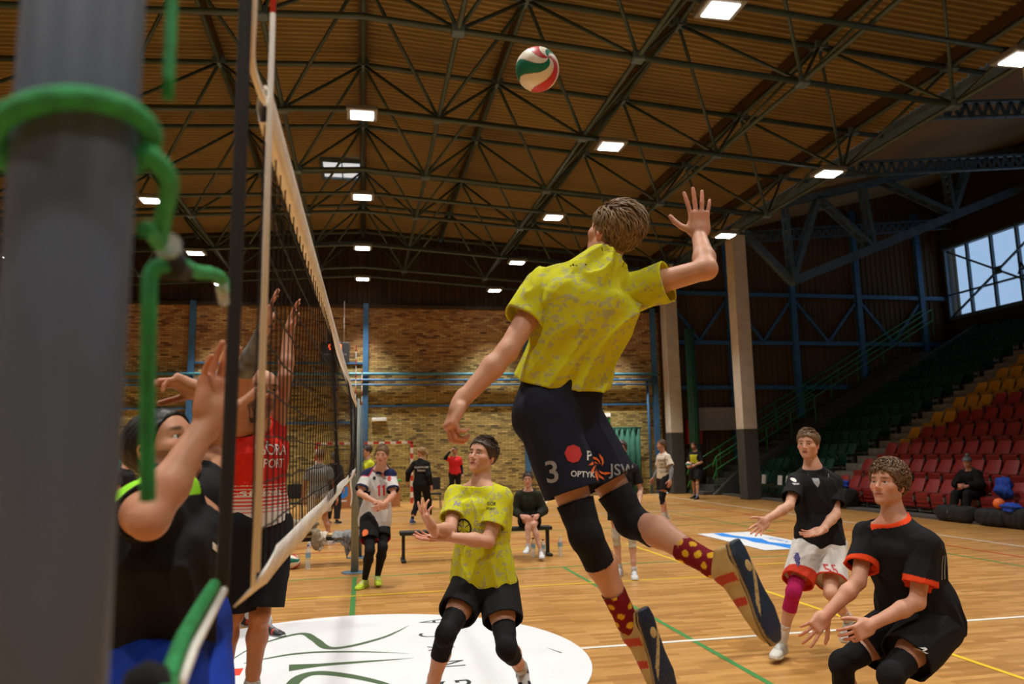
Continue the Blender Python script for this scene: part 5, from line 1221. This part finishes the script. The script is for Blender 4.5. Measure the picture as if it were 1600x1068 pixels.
# ---------- the jumping attacker
J = JT['spiker']
def duck(P):
    c = np.tile(A(.20, .008, .016), (len(P), 1)); cell = .036; g = np.floor(P/cell+A(.3, .1, .0)); q = (P/cell+A(.3, .1, .0)-g-.5)
    w = (np.linalg.norm(q*A(1, 1, 1.2), axis=1) < .42) & ((g.sum(1) % 2) == 0); w |= (np.linalg.norm(q-A(.15, .1, .25), axis=1) < .2) & ((g.sum(1) % 2) == 0)
    return np.where(w[:, None], A(.75, .42, .02), c)
att = make_person(dict(J=J, s=1.07, h=.0042, w=.97, label='jumping player in flecked yellow shirt and navy shorts, right arm raised to spike', base=(.85, 2.95, .75),
    head=(-142, 26, -8), hair=('tuft', (.22, .135, .06)), skin=(.60, .31, .20), seed=5,
    hands=dict(R=H((.02, 1, .05), (0, 0, -1), curl=(.08, .06, .1, .14), spread=.16, thumb=(1.0, .1)), L=H((-.35, -.85, .35), (.75, -.5, -.3), curl=(.9, 1.0, 1.0, 1.0), spread=.02, thumb=(.35, .8))),
    feet=feet(((.27, -.95, .05), (-.66, -.20, -.68)), ((.34, -.92, .12), (-.66, -.25, -.68))),
    shirt=dict(col=YEL, hem=.19, m=.017, flare=.016, sleeve=.52, sm=.036, fold=.024, ff=12, tilt2=.12),
    shorts=dict(col=flat((.012, .014, .026)), f=.66, lm=.023, m=.004, fold=.012), pads=dict(col=flat(BLACK), u=(.27, .28)),
    socks=dict(col=duck, u=.44), shoes=dict(upper=(.46, .31, .11), sole=(.015, .022, .040), accent=(.45, .04, .02), big=1.18)))
sh = att['shorts']; U_, V_ = camv(1, 0, 0), camv(0, 1, 0)
decal_on(sh, [('text', '3', 0, 0, .115, gm)], (.715, 2.88, 1.615), camv(1, .12, 0), camv(-.2, 1, 0), sh, 'number')
drop = [(0, .5), (.35, .38), (.5, 0), (.3, -.4), (0, -.5), (-.3, -.4), (-.5, 0), (-.35, .38)]
decal_on(sh, [('poly', drop, 0, 0, .068, rm), ('text', 'P', .065, -.005, .05, wm), ('text', 'OPTYK', .04, -.075, .030, wm)], (.797, 2.87, 1.685), camv(1, -.08, 0), camv(.1, 1, 0), sh, 'logo')
sw = []
for i in range(7):
    a = i*.72+.3; pts = [((.12+.42*t_)*cos(a+1.25*t_), (.12+.42*t_)*sin(a+1.25*t_)) for t_ in (0, .33, .66, 1)]; pts += [((.12+.42*t_)*cos(a+1.25*t_+.42*sin(pi*t_)), (.12+.42*t_)*sin(a+1.25*t_+.42*sin(pi*t_))) for t_ in (.66, .33)]
    sw.append(('poly', pts, 0, 0, .10, om))
decal_on(sh, sw+[('text', 'JSW', .098, -.01, .062, gm)], (.925, 2.95, 1.63), camv(1, -.05, 0), camv(.05, 1, 0), sh, 'logo')

# ---------- the setter
J = JT['setter']
setr = make_person(dict(J=J, s=1.0, h=.0042, label='player in yellow shirt with black ball emblem looking up, hands together', base=(.80, 4.85, 0),
    head=(-34, 16, 4), hair=('short', (.055, .032, .018)), skin=(.62, .33, .22), seed=2, gaze=camv(-.3, .6, .6), iris=(.12, .09, .06),
    hands=dict(R=H((-.45, .85, .1), (.5, .25, -.35), curl=(.15, .3, .45, .6), spread=.12, thumb=(.8, .2)), L=H((-1, -.06, .15), (.1, 1, .25), curl=(.22, .25, .3, .35), spread=.10, thumb=(.7, .3))),
    feet=feet(((.15, -.55, .8), (0, .75, .6)), ((-.2, -.3, .9), (0, .9, .3))),
    shirt=dict(col=YEL, hem=-.05, m=.020, flare=.035, sleeve=.66, sm=.034, fold=.008), shorts=dict(col=flat(BLACK), f=.60, lm=.034, fold=.007),
    pads=dict(col=flat(BLACK), u=(.34, .36)), socks=dict(col=flat((.55, .55, .55)), u=.22), shoes=dict(upper=(.60, .60, .58), sole=(.03, .05, .35), accent=(.01, .01, .015))))
ring_ = [(.5*cos(a), .5*sin(a)) for a in [2*pi*i/20 for i in range(20)]]
sp_ = [('poly', [(.5*cos(a), .5*sin(a)), (.5*cos(a2), .5*sin(a2)), (.40*cos(a2), .40*sin(a2)), (.40*cos(a), .40*sin(a))], 0, 0, .125, km) for a, a2 in [(2*pi*i/14, 2*pi*(i+1.1)/14) for i in range(14)]]
for i in range(6):
    a = i*pi/3; sp_.append(('poly', [(.06*cos(a), .06*sin(a)), (.27*cos(a+.45), .27*sin(a+.45)), (.42*cos(a+.5), .42*sin(a+.5)), (.42*cos(a+.62), .42*sin(a+.62)), (.27*cos(a+.62), .27*sin(a+.62))], 0, 0, .125, km))
ru = nv(-setr['rt']); decal_on(setr['shirt'], sp_+[('text', 'Gornicza', .155, .035, .045, gm), ('text', 'Akademia', .158, -.005, .045, gm), ('text', 'Sportu', .145, -.045, .045, gm)], A(.59, 4.8, 1.225), ru, setr['up'], setr['shirt'], 'print')
decal_on(setr['shirt'], [('text', 'M', -.05, 0, .04, gm), ('text', '- - -', .02, -.005, .025, gm), ('text', 'GÓR', .18, .01, .03, km), ('text', 'SPORT', .18, -.02, .022, km)], A(.60, 4.8, 1.375), ru, setr['up'], setr['shirt'], 'print')

# ---------- number 11
J = JT['eleven']; nk = A(*J['neck'])
def c11(P):
    c = flat((.62, .60, .58), .05)(P)
    for q in 'LR':
        t = ((P-A(*J['sh'+q])) @ (A(*J['el'+q])-A(*J['sh'+q])))/.1; d = np.linalg.norm(P-(A(*J['sh'+q])+A(0, 0, .02)), axis=1)
        c = np.where(((d < .10) & (P[:, 2] > J['sh'+q][2]-.03))[:, None], A(.012, .016, .06), c); c = np.where(((d > .10) & (d < .113) & (P[:, 2] > J['sh'+q][2]-.03))[:, None], A(.5, .02, .04), c)
        u = ((P-A(*J['sh'+q])) @ (A(*J['el'+q])-A(*J['sh'+q])))/((A(*J['el'+q])-A(*J['sh'+q])) @ (A(*J['el'+q])-A(*J['sh'+q]))); w_ = (u > .70) & (np.linalg.norm(P-A(*J['el'+q]), axis=1) < .16)
        c = np.where(w_[:, None], A(.012, .016, .06), c)
    return c
el = make_person(dict(J=J, s=1.04, h=.0065, w=.88, label='player in white shirt number 11, hands clasped, standing beside the far post', base=(.13, 10.3, 0),
    head=(-4, -3, 2), hair=('fringe', (.16, .085, .035)), skin=(.64, .34, .23), seed=8,
    hands=dict(R=H((.75, -.4, .35), (.1, .2, -1), curl=(.5, .6, .6, .6), thumb=(.5, .4)), L=H((-.75, -.5, .3), (0, .3, -1), curl=(.6, .6, .7, .7), thumb=(.5, .4))),
    feet=feet(((.25, -.05, 1), (0, 1, 0)), ((-.3, -.05, 1), (0, 1, 0))),
    shirt=dict(col=c11, ccol=(.012, .016, .06), cw=.02, hem=-.14, m=.022, flare=.06, sleeve=.80, sm=.035), shorts=dict(col=trim_col(BLACK, [(lambda P: (P[:, 2] < .615), (.55, .03, .06))]), f=.66, lm=.034),
    leggings=dict(col=flat(BLACK)), shoes=dict(upper=(.55, .68, .03), sole=(.45, .6, .02), accent=(.5, .5, .4))))
M['red_print'] = newmat('red_print', (.62, .02, .04), .6); bar_ = [(-.09, -.5), (.09, -.5), (.09, .5), (-.02, .5), (-.22, .3), (-.16, .2), (-.09, .27)]
decal_on(el['shirt'], [('poly', bar_, -.03, 0, .14, M['red_print']), ('poly', bar_, .03, 0, .14, M['red_print']), ('poly', drop, -.10, .16, .05, km), ('poly', drop, .11, .15, .06, rm)], (.225, 10.15, 1.22), U_, V_, el['shirt'], 'print')
decal_on(el['shorts'], [('poly', drop, 0, 0, .09, om)], (.03, 10.05, .70), U_, V_, el['shorts'], 'print')

# ---------- number 55
J = JT['white55']
p55 = make_person(dict(J=J, s=1.03, h=.0048, w=.93, label='player in black shirt and white shorts number 55 with one pink knee pad', base=(3.72, 5.85, 0),
    head=(-38, 4, 2), hair=('fringe', (.17, .095, .045)), skin=(.63, .34, .23), seed=6,
    hands=dict(R=H((-.75, -.62, .2), (.15, .35, .9), curl=(.2, .25, .3, .35), spread=.14, thumb=(.8, .2)), L=H((-1, -.25, .1), (.15, 1, .35), curl=(.15, .2, .2, .25), spread=.08, thumb=(.7, .2))),
    feet=feet(((-.55, -.35, .75), (-.2, .9, .35)), ((-.62, -.05, .8), (0, 1, 0))),
    shirt=dict(col=flat(BLACK), hem=-.10, m=.020, flare=.035, sleeve=.70, sm=.034, fold=.008),
    shorts=dict(col=trim_col((.66, .63, .60), [(band(J['hipL'], J['knL'], .755, 1.2), (.62, .05, .02)), (band(J['hipR'], J['knR'], .755, 1.2), (.62, .05, .02))]), f=.78, lm=.040, fold=.008),
    pads=dict(col=flat((.42, .012, .10)), u=(.24, .36), sides='R'), socks=dict(col=flat((.66, .64, .62)), u=.36), shoes=dict(upper=(.55, .54, .48), sole=(.50, .40, .28), accent=(.4, .4, .36))))
ru = nv(-p55['rt'])
decal_on(p55['shirt'], [('poly', drop, -.085, .02, .035, wm), ('text', 'SPORT', -.085, -.012, .02, wm), ('poly', [(-.4, .5), (.4, .5), (.4, .0), (0, -.6), (-.4, 0)], .085, 0, .07, gm)], (3.60, 5.7, 1.395), ru, V_, p55['shirt'], 'print')
decal_on(p55['shorts'], [('text', '55', 0, 0, .10, rm)], (3.665, 5.62, .715), U_, V_, p55['shorts'], 'number')
decal_on(p55['shorts'], [('poly', [(-.4, .5), (.4, .5), (.4, .0), (0, -.6), (-.4, 0)], 0, 0, .075, newmat('navy_print', (.03, .02, .15), .6))], (3.42, 5.62, .80), U_, V_, p55['shorts'], 'logo')
nb = A(*J['neck']); ck = [nb+camv(1, 0, 0)*.085*cos(a)+camv(0, 0, 1)*(.085+.03*max(0, -sin(a)))+A(0, 0, 1)*(.075*sin(a)-.02) for a in [pi+pi*i/14 for i in range(15)]]
part('necklace', MB().tube(ck, .0028, 6), M['bracket'], p55['root'])

# ---------- crouching player
J = JT['crouch']
cr_ = make_person(dict(J=J, s=1.05, h=.0042, w=.98, label='curly-haired player in black shirt with orange trim crouching at the right', base=(2.95, 3.92, 0),
    head=(-56, 12, 0), hair=('curly', (.125, .065, .028)), skin=(.62, .32, .21), seed=4, gaze=camv(-.7, .5, .3), stubble=.12,
    hands=dict(R=H((-.75, -.6, .25), (.3, .1, -.9), curl=(.15, .3, .4, .5), spread=.14, thumb=(.8, .2)), L=H((-.92, -.4, .15), (-.1, -.2, -1), curl=(.45, .55, .6, .7), spread=.10, thumb=(.6, .4))),
    feet=feet(((-.2, 0, 1), (0, 1, 0)), ((-.4, 0, 1), (0, 1, 0))),
    shirt=dict(col=trim_col(BLACK, [(both(band(J['shL'], J['elL'], .60, .80), near(J['shL'], J['elL'], .10)), (.75, .06, .01)), (both(band(J['shR'], J['elR'], .60, .80), near(J['shR'], J['elR'], .10)), (.75, .06, .01))]), ccol=(.75, .06, .01), hem=-.14, m=.022, flare=.045, sleeve=.70, sm=.036, fold=.010),
    shorts=dict(col=flat(BLACK), f=.66, lm=.040, fold=.009), pads=dict(col=flat(BLACK), u=(.30, .34)), socks=dict(col=flat(BLACK), u=.3), shoes=dict(upper=(.02, .02, .02), sole=(.5, .5, .5))))
st3 = [('poly', [(-.04+.02, .5), (.02+.02, .5), (.02, -.5), (-.04, -.5)], dx, 0, .13, gm) for dx in (-.028, 0, .028)]
decal_on(cr_['shirt'], st3, (3.14, 3.85, 1.03), U_, V_, cr_['shirt'], 'stripes')
decal_on(cr_['shorts'], [('poly', [(-.5, .3), (.3, .3), (.5, .1), (-.1, -.1), (.5, -.3), (-.3, -.3), (-.5, -.1), (.1, .1)], 0, 0, .045, wm)], (2.87, 3.70, .64), U_, V_, cr_['shorts'], 'logo')

# ---------- blocker near the camera
J = JT['blockF']
bf_ = make_person(dict(J=J, s=1.02, h=.0046, w=1.02, label='dark-haired blocker in black shirt and blue shorts right behind the near post, arms up', base=(-.53, 2.4, 0),
    head=(76, 28, 0), hair=('crop', (.010, .008, .007)), skin=(.50, .235, .135), seed=7, stubble=.5, brow=(.02, .012, .01),
    hands=dict(R=H((.10, 1, -.05), (.75, .1, .5), curl=(.12, .15, .2, .3), spread=.08, thumb=(.9, .15)), L=H((-.85, .40, .45), (-.45, -.65, .5), curl=(.55, .6, .65, .7), spread=.05, thumb=(.6, .6))),
    feet=feet(((.9, -.4, 0), (.4, .9, 0)), ((.9, -.4, .1), (.4, .9, 0))),
    shirt=dict(col=trim_col(BLACK, [(lambda P: near(J['neck'], J['shR'], .085)(P) & (P[:, 2] > 1.595), (.30, .75, .03))]), hem=.0, m=.022, flare=.02, sleeve=.36, sm=.022, fold=.010),
    shorts=dict(col=flat((.006, .035, .30)), f=.70, lm=.035, fold=.01), socks=dict(col=flat((.6, .6, .6)), u=.3), shoes=dict(upper=(.1, .1, .1), sole=(.5, .5, .5))))
decal_on(bf_['shirt'], [('poly', [(0, -.5), (-.45, .1), (-.4, .45), (-.15, .15), (0, .6), (.15, .15), (.4, .45), (.45, .1)], 0, 0, .05, wm)], (-.36, 2.20, 1.45), camv(1, .2, -.6), V_, bf_['shirt'], 'logo')

# ---------- blocker in red
J = JT['blockG']; zb = J['pel'][2]
def redg(P):
    c = flat((.62, .022, .012), .15)(P); z = P[:, 2]; k = np.clip((zb+.24-z)/.20, 0, 1); st_ = (np.sin(z*330)*.5+.5) < k; c = np.where(st_[:, None], A(.66, .62, .60), c)
    return np.where((z < zb+.06)[:, None], A(.66, .62, .60), c)
bg_ = make_person(dict(J=J, s=1.06, h=.0050, w=.97, label='bald bearded blocker in red and white sleeveless shirt jumping at the net', base=(-.6, 4.5, .37),
    head=(38, 4, 0), hair=('bald', (.02, .015, .01)), skin=(.45, .21, .12), stubble=.75, brow=(.03, .02, .015), seed=9,
    hands=dict(R=H((.20, 1, -.05), (.9, 0, -.3), curl=(.1, .1, .15, .2), spread=.14, thumb=(.9, .1)), L=H((.12, 1, -.05), (.85, 0, -.4), curl=(.15, .2, .25, .3), spread=.2, thumb=(.9, .1))),
    feet=feet(((.3, -.8, .5), (0, .4, .9)), ((.1, -.8, .5), (0, .4, .9))),
    shirt=dict(col=redg, hem=.03, m=.020, flare=.035, sleeve=0, fold=.008), shorts=dict(col=flat((.008, .009, .015)), f=.93, lm=.040, m=.02, fold=.008),
    sleeves=dict(sides='R', u=-.02, col=flat((.14, .14, .13), .5)), socks=dict(col=flat((.6, .6, .6)), u=.2), shoes=dict(upper=(.3, .3, .3), sole=(.1, .1, .1))))
decal_on(bg_['shirt'], [('text', 'GÓRA', 0, .03, .085, wm), ('text', 'SPORT', 0, -.045, .07, wm), ('text', 'siatkowka', .0, -.20, .055, wm)], (-.47, 4.42, 1.70), nv(-bg_['rt']), V_, bg_['shirt'], 'print')

# ---------- generic poses for people farther away
def pose(x, y, az, s=1.0, z=0, **ov):
    """az as for heads: 0 faces the camera, 90 picture right; local x = person's right, y = forward"""
    L = dict(pel=(0, 0, .95), neck=(0, .01, 1.46), head=(0, .035, 1.665), shR=(.185, 0, 1.41), shL=(-.185, 0, 1.41), elR=(.235, -.03, 1.13), elL=(-.235, -.03, 1.13),
             wrR=(.25, .06, .89), wrL=(-.25, .06, .89), hipR=(.095, 0, .93), hipL=(-.095, 0, .93), knR=(.11, .03, .50), knL=(-.11, .03, .50), anR=(.12, -.02, .085), anL=(-.12, -.02, .085))
    L.update(ov); a = radians(az); f = camv(sin(a), 0, cos(a)); r = nv(np.cross(f, A(0, 0, 1)))
    return {k: A(x, y, z)+(r*v[0]+f*v[1]+A(0, 0, 1)*v[2])*s for k, v in L.items()}, f, r
def extra(lab, x, y, az, hair, top, bottom, h=.010, s=1.0, haz=None, hp=0, z=0, fem=False, hands=None, base=None, ft=None, **kw):
    ov = kw.pop('ov', {}); J, f, r = pose(x, y, az, s, z, **ov)
    F_ = ft or dict(L=(nv(f-r*.15), A(0, 0, 1)), R=(nv(f+r*.15), A(0, 0, 1)))
    return make_person(dict(J=J, s=s, h=h, w=kw.pop('w', .97 if not fem else .88), label=lab, base=base or (x, y, z), head=(az if haz is None else haz, hp, 0), hair=hair, feet=F_, hands=hands or {}, shirt=top, shorts=bottom, female=fem, **kw))
def T(col, **k): return dict(dict(col=flat(col) if isinstance(col, tuple) else col, hem=-.13, m=.02, flare=.035, sleeve=.7, sm=.032), **k)
def B(col, f=.7, **k): return dict(dict(col=flat(col) if isinstance(col, tuple) else col, f=f, lm=.032), **k)
WS = dict(upper=(.6, .6, .6), sole=(.55, .55, .55)); KS = dict(upper=(.02, .02, .022), sole=(.45, .45, .45)); BR = (.07, .04, .02)
extra('third blocker in black behind the red blocker, one dark shoe showing', -1.12, 8.15, 70, ('short', BR), T(BLACK), B(BLACK), skin=(.5, .25, .15), shoes=dict(upper=(.015, .015, .016), sole=(.6, .6, .6), accent=(.5, .05, .02)), socks=dict(col=flat((.6, .6, .6)), u=.25), ov=dict(anL=(-.15, -.1, .085), anR=(.12, .36, .085), knR=(.12, .26, .5)))
q_ = extra('young woman in black T-shirt with white knee pads watching from behind the jumping player', 3.52, 10.12, -14, ('long', (.045, .025, .015)), T(BLACK, hem=-.12, sleeve=.72), B(BLACK, .50), h=.0068, s=1.015, fem=True, skin=(.60, .34, .25),
      pads=dict(col=flat((.52, .48, .40)), u=(.25, .28)), socks=dict(col=flat((.6, .6, .6)), u=.15), shoes=WS, ov=dict(anR=(.08, .0, .085), anL=(-.13, .22, .085), knL=(-.12, .20, .50), elR=(.20, -.05, 1.13), wrR=(.12, -.14, .93), wrL=(-.22, .16, .90)))
cm_ = extra('man in cream T-shirt with grey arm sleeves looking left near the green curtain', 7.1, 17.35, -72, ('short', (.10, .05, .025)), T((.62, .54, .42), hem=-.06, sm=.045), B(BLACK, .62), h=.009, s=1.06, haz=-85, hp=5, skin=(.55, .27, .18), stubble=.35,
      sleeves=dict(sides='LR', u=.4, col=flat((.22, .23, .25))), pads=dict(col=flat(BLACK)), socks=dict(col=flat((.55, .52, .48)), u=.3), shoes=WS, ov=dict(anR=(.16, -.10, .085), anL=(-.16, .16, .085), knL=(-.14, .16, .5), elR=(.30, -.02, 1.13), wrR=(.34, .10, .92), elL=(-.30, -.02, 1.13), wrL=(-.36, .06, .90), hipR=(.12, 0, .93), hipL=(-.12, 0, .93)))
for i_, w_ in enumerate(('SWEET', 'LATE', 'WITH', 'CLUB')): decal_on(cm_['shirt'], [('text', w_, 0, 0, .085, km)], A(7.02, 17.2, 1.40-.085*i_), camv(1, 0, .3), V_, cm_['shirt'], 'print')
rx, ry = 11.05, 24.2
rf = extra('bearded man in yellow and black shirt holding a ball by the green railing', rx, ry, -50, ('short', (.03, .02, .015)), T(trim_col((.010, .010, .012), [(lambda P: (np.abs((P-A(rx, ry, 0)) @ camv(.64, 0, .77)*0+(P[:, 2]-1.32)) < .14) & (np.linalg.norm((P-A(rx, ry, 1.3))[:, :2], axis=1) < .19), (.50, .52, .03))]), sleeve=.85), B(BLACK, .85, lm=.045), h=.0105, s=1.05, haz=-70, stubble=.8, skin=(.5, .26, .17),
      socks=dict(col=flat((.25, .30, .4)), u=.2), shoes=dict(upper=(.012, .012, .012), sole=(.02, .02, .02)), ov=dict(anR=(.15, -.05, .085), anL=(-.22, .30, .085), knL=(-.18, .22, .5), elL=(-.26, .04, 1.15), wrL=(-.12, .24, 1.06), wrR=(.10, .26, 1.04), elR=(.25, .05, 1.14)))
J_, f_, r_ = pose(rx, ry, -50, 1.05); bp_ = A(rx, ry, 0)+f_*.36*1.05+A(0, 0, 1.13)
make_ball(tuple(bp_), 'pale volleyball held by the man in yellow and black', (1.2, .3, .5))
extra('man in grey striped T-shirt and cream shorts seen from behind through the net', -.82, 15.25, 176, ('short', (.20, .12, .06)), T(lambda P: np.where((np.sin(((P-A(-.82, 15.25, 0)) @ camv(1, 0, 0))*260) > .3)[:, None], A(.12, .12, .11), A(.27, .26, .24)), hem=-.16, sm=.045), B((.50, .44, .36), .72, lm=.04), h=.009, s=1.0, hp=-8, skin=(.52, .26, .16),
      socks=dict(col=flat((.6, .6, .58)), u=.35), shoes=WS, ov=dict(anR=(.22, .05, .085), anL=(-.14, -.05, .085), elR=(.29, -.02, 1.14), elL=(-.29, -.02, 1.14), wrR=(.33, .03, .90), wrL=(-.33, .03, .90), shR=(.205, 0, 1.40), shL=(-.205, 0, 1.40)))
extra('man with grey hair in dark clothes far behind the net near the wall', -.72, 19.6, 170, ('short', (.18, .17, .16)), T((.03, .03, .035), sleeve=1.9), B((.02, .02, .025), 1.9), h=.013, s=.97, shoes=KS)
extra('player in bright yellow behind the shoulder of number 11, facing left', .12, 17.0, -60, ('short', (.05, .03, .02)), T((.55, .60, .03)), B((.02, .025, .06)), h=.010, s=1.05, skin=(.58, .30, .2), shoes=WS, ov=dict(elR=(.30, .05, 1.2), wrR=(.34, .20, 1.36)))
mw = extra('woman in black tracksuit with blond ponytail walking away left of the setter', 1.38, 18.7, 158, ('long', (.30, .18, .08)), T(BLACK, sleeve=1.92, sm=.025, hem=-.12), B(BLACK, 1.72, lm=.022), h=.010, s=1.02, fem=True, haz=-110, socks=dict(col=flat((.012, .012, .012)), u=.2), shoes=dict(upper=(.03, .06, .16), sole=(.5, .5, .5)),
      ov=dict(anR=(.10, .22, .085), knR=(.10, .20, .50), anL=(-.12, -.22, .11), knL=(-.10, .02, .5), elL=(-.30, -.06, 1.2), wrL=(-.36, .0, .98)))
decal_on(mw['shirt'], [('text', 'KS JASTRZEBIE', 0, .05, .055, wm), ('text', 'TRENER', 0, -.03, .06, wm)], A(1.38, 18.55, 1.30), U_, V_, mw['shirt'], 'print')
extra('man in red T-shirt raising a hand to his head by the brick wall', 3.12, 26.4, 12, ('short', (.02, .015, .01)), T((.55, .02, .02), hem=-.12), B(BLACK, 1.9, lm=.018), h=.013, s=1.04, skin=(.42, .22, .14), shoes=KS, sleeves=dict(sides='LR', u=.6, col=flat(BLACK)),
      ov=dict(elR=(.34, .10, 1.44), wrR=(.16, .14, 1.66)))
lm_ = extra('man in dark shirt reaching out a hand, half hidden by the near post', -4.20, 14.8, 86, ('short', BR), T((.02, .02, .022)), B((.03, .03, .035), .8), h=.010, s=1.02, skin=(.5, .25, .16), socks=dict(col=flat((.6, .6, .6)), u=.3), shoes=KS, ov=dict(elR=(.24, .06, 1.12), wrR=(.20, .32, 1.06), elL=(-.24, .08, 1.12), wrL=(-.2, .34, 1.04), anL=(-.12, .2, .085), knL=(-.11, .16, .5)))
# seated girl on the bench, legs crossed at the shins
SZ = .475
gl = extra('girl in dark green hooded sweatshirt sitting on the black bench, legs crossed', 2.70, 12.44, -6, ('short', (.05, .03, .02)), T((.022, .026, .016), sleeve=1.9, hem=-.10, m=.022, sm=.035, fold=.008), B(BLACK, .55, lm=.03), h=.0075, s=.97, fem=True, skin=(.63, .36, .27), base=(2.70, 12.44, 0), z=SZ-.11,
      socks=dict(col=flat((.6, .6, .6)), u=.12), shoes=WS, hands=dict(),
      ov=dict(pel=(0, 0, .22), neck=(0, .10, .68), head=(0, .13, .885), shR=(.17, .10, .63), shL=(-.17, .10, .63), elR=(.24, .10, .37), elL=(-.25, .08, .38), wrR=(.10, .30, .30), wrL=(-.16, .26, .30), hipR=(.09, .03, .20), hipL=(-.09, .03, .20), knR=(-.02, .44, .27), knL=(-.10, .45, .17), anR=(-.01, .55, -.17), anL=(-.22, .50, -.255)))
hd = MB(); 
solid('hood', [Piece([Cone(A(*gl['J']['neck'])+gl['rt']*.07*q-gl['fw']*.03, A(*gl['J']['neck'])-gl['fw']*.08, .045, .05, k=.04) for q in (-1, 1)]+[Cone(A(*gl['J']['neck'])+gl['rt']*.07*q-gl['fw']*.03, A(*gl['J']['neck'])+gl['fw']*.07-gl['up']*.05, .042, .025, k=.04) for q in (-1, 1)], fold=.004)], .0075, flat((.02, .024, .014)), 'cloth', gl['root'])
# spectator in the first row
sx, sy, sz = 13.36, 14.85, .36
spc = extra('spectator in black coat and grey bobble hat sitting in the front row', sx, sy, -62, ('hat', (.10, .105, .11)), T((.008, .008, .009), sleeve=1.9, hem=-.16, m=.045, sm=.06, fold=.012), B((.010, .010, .012), 1.92, lm=.03), h=.008, s=1.0, haz=-50, hp=-16, skin=(.50, .25, .17), base=(sx, sy, 0), z=sz, shoes=dict(upper=(.012, .012, .012), sole=(.02, .02, .02)),
      ov=dict(pel=(0, 0, .20), neck=(0, .06, .70), head=(0, .12, .89), shR=(.18, .06, .64), shL=(-.18, .06, .64), elR=(.26, .16, .42), elL=(-.26, .16, .42), wrR=(.08, .36, .40), wrL=(-.08, .36, .38), hipR=(.10, .02, .18), hipL=(-.10, .02, .18), knR=(.14, .46, .20), knL=(-.14, .46, .22), anR=(.14, .62, -.22), anL=(-.14, .60, -.22)))
solid('bobble', [Piece([Ell(spc['J']['head']+A(.01, 0, .165), np.eye(3), (.042, .042, .042))], fold=.006, ff=60)], .006, flat((.10, .105, .11)), 'hair', spc['root'])
solid('fur_collar', [Piece([Cone(spc['J']['neck']+spc['rt']*.10, spc['J']['neck']-spc['fw']*.07, .06, .07, k=.04), Cone(spc['J']['neck']-spc['rt']*.10, spc['J']['neck']-spc['fw']*.07, .06, .07, k=.04)], fold=.012, ff=40)], .008, flat((.015, .014, .013)), 'hair', spc['root'])
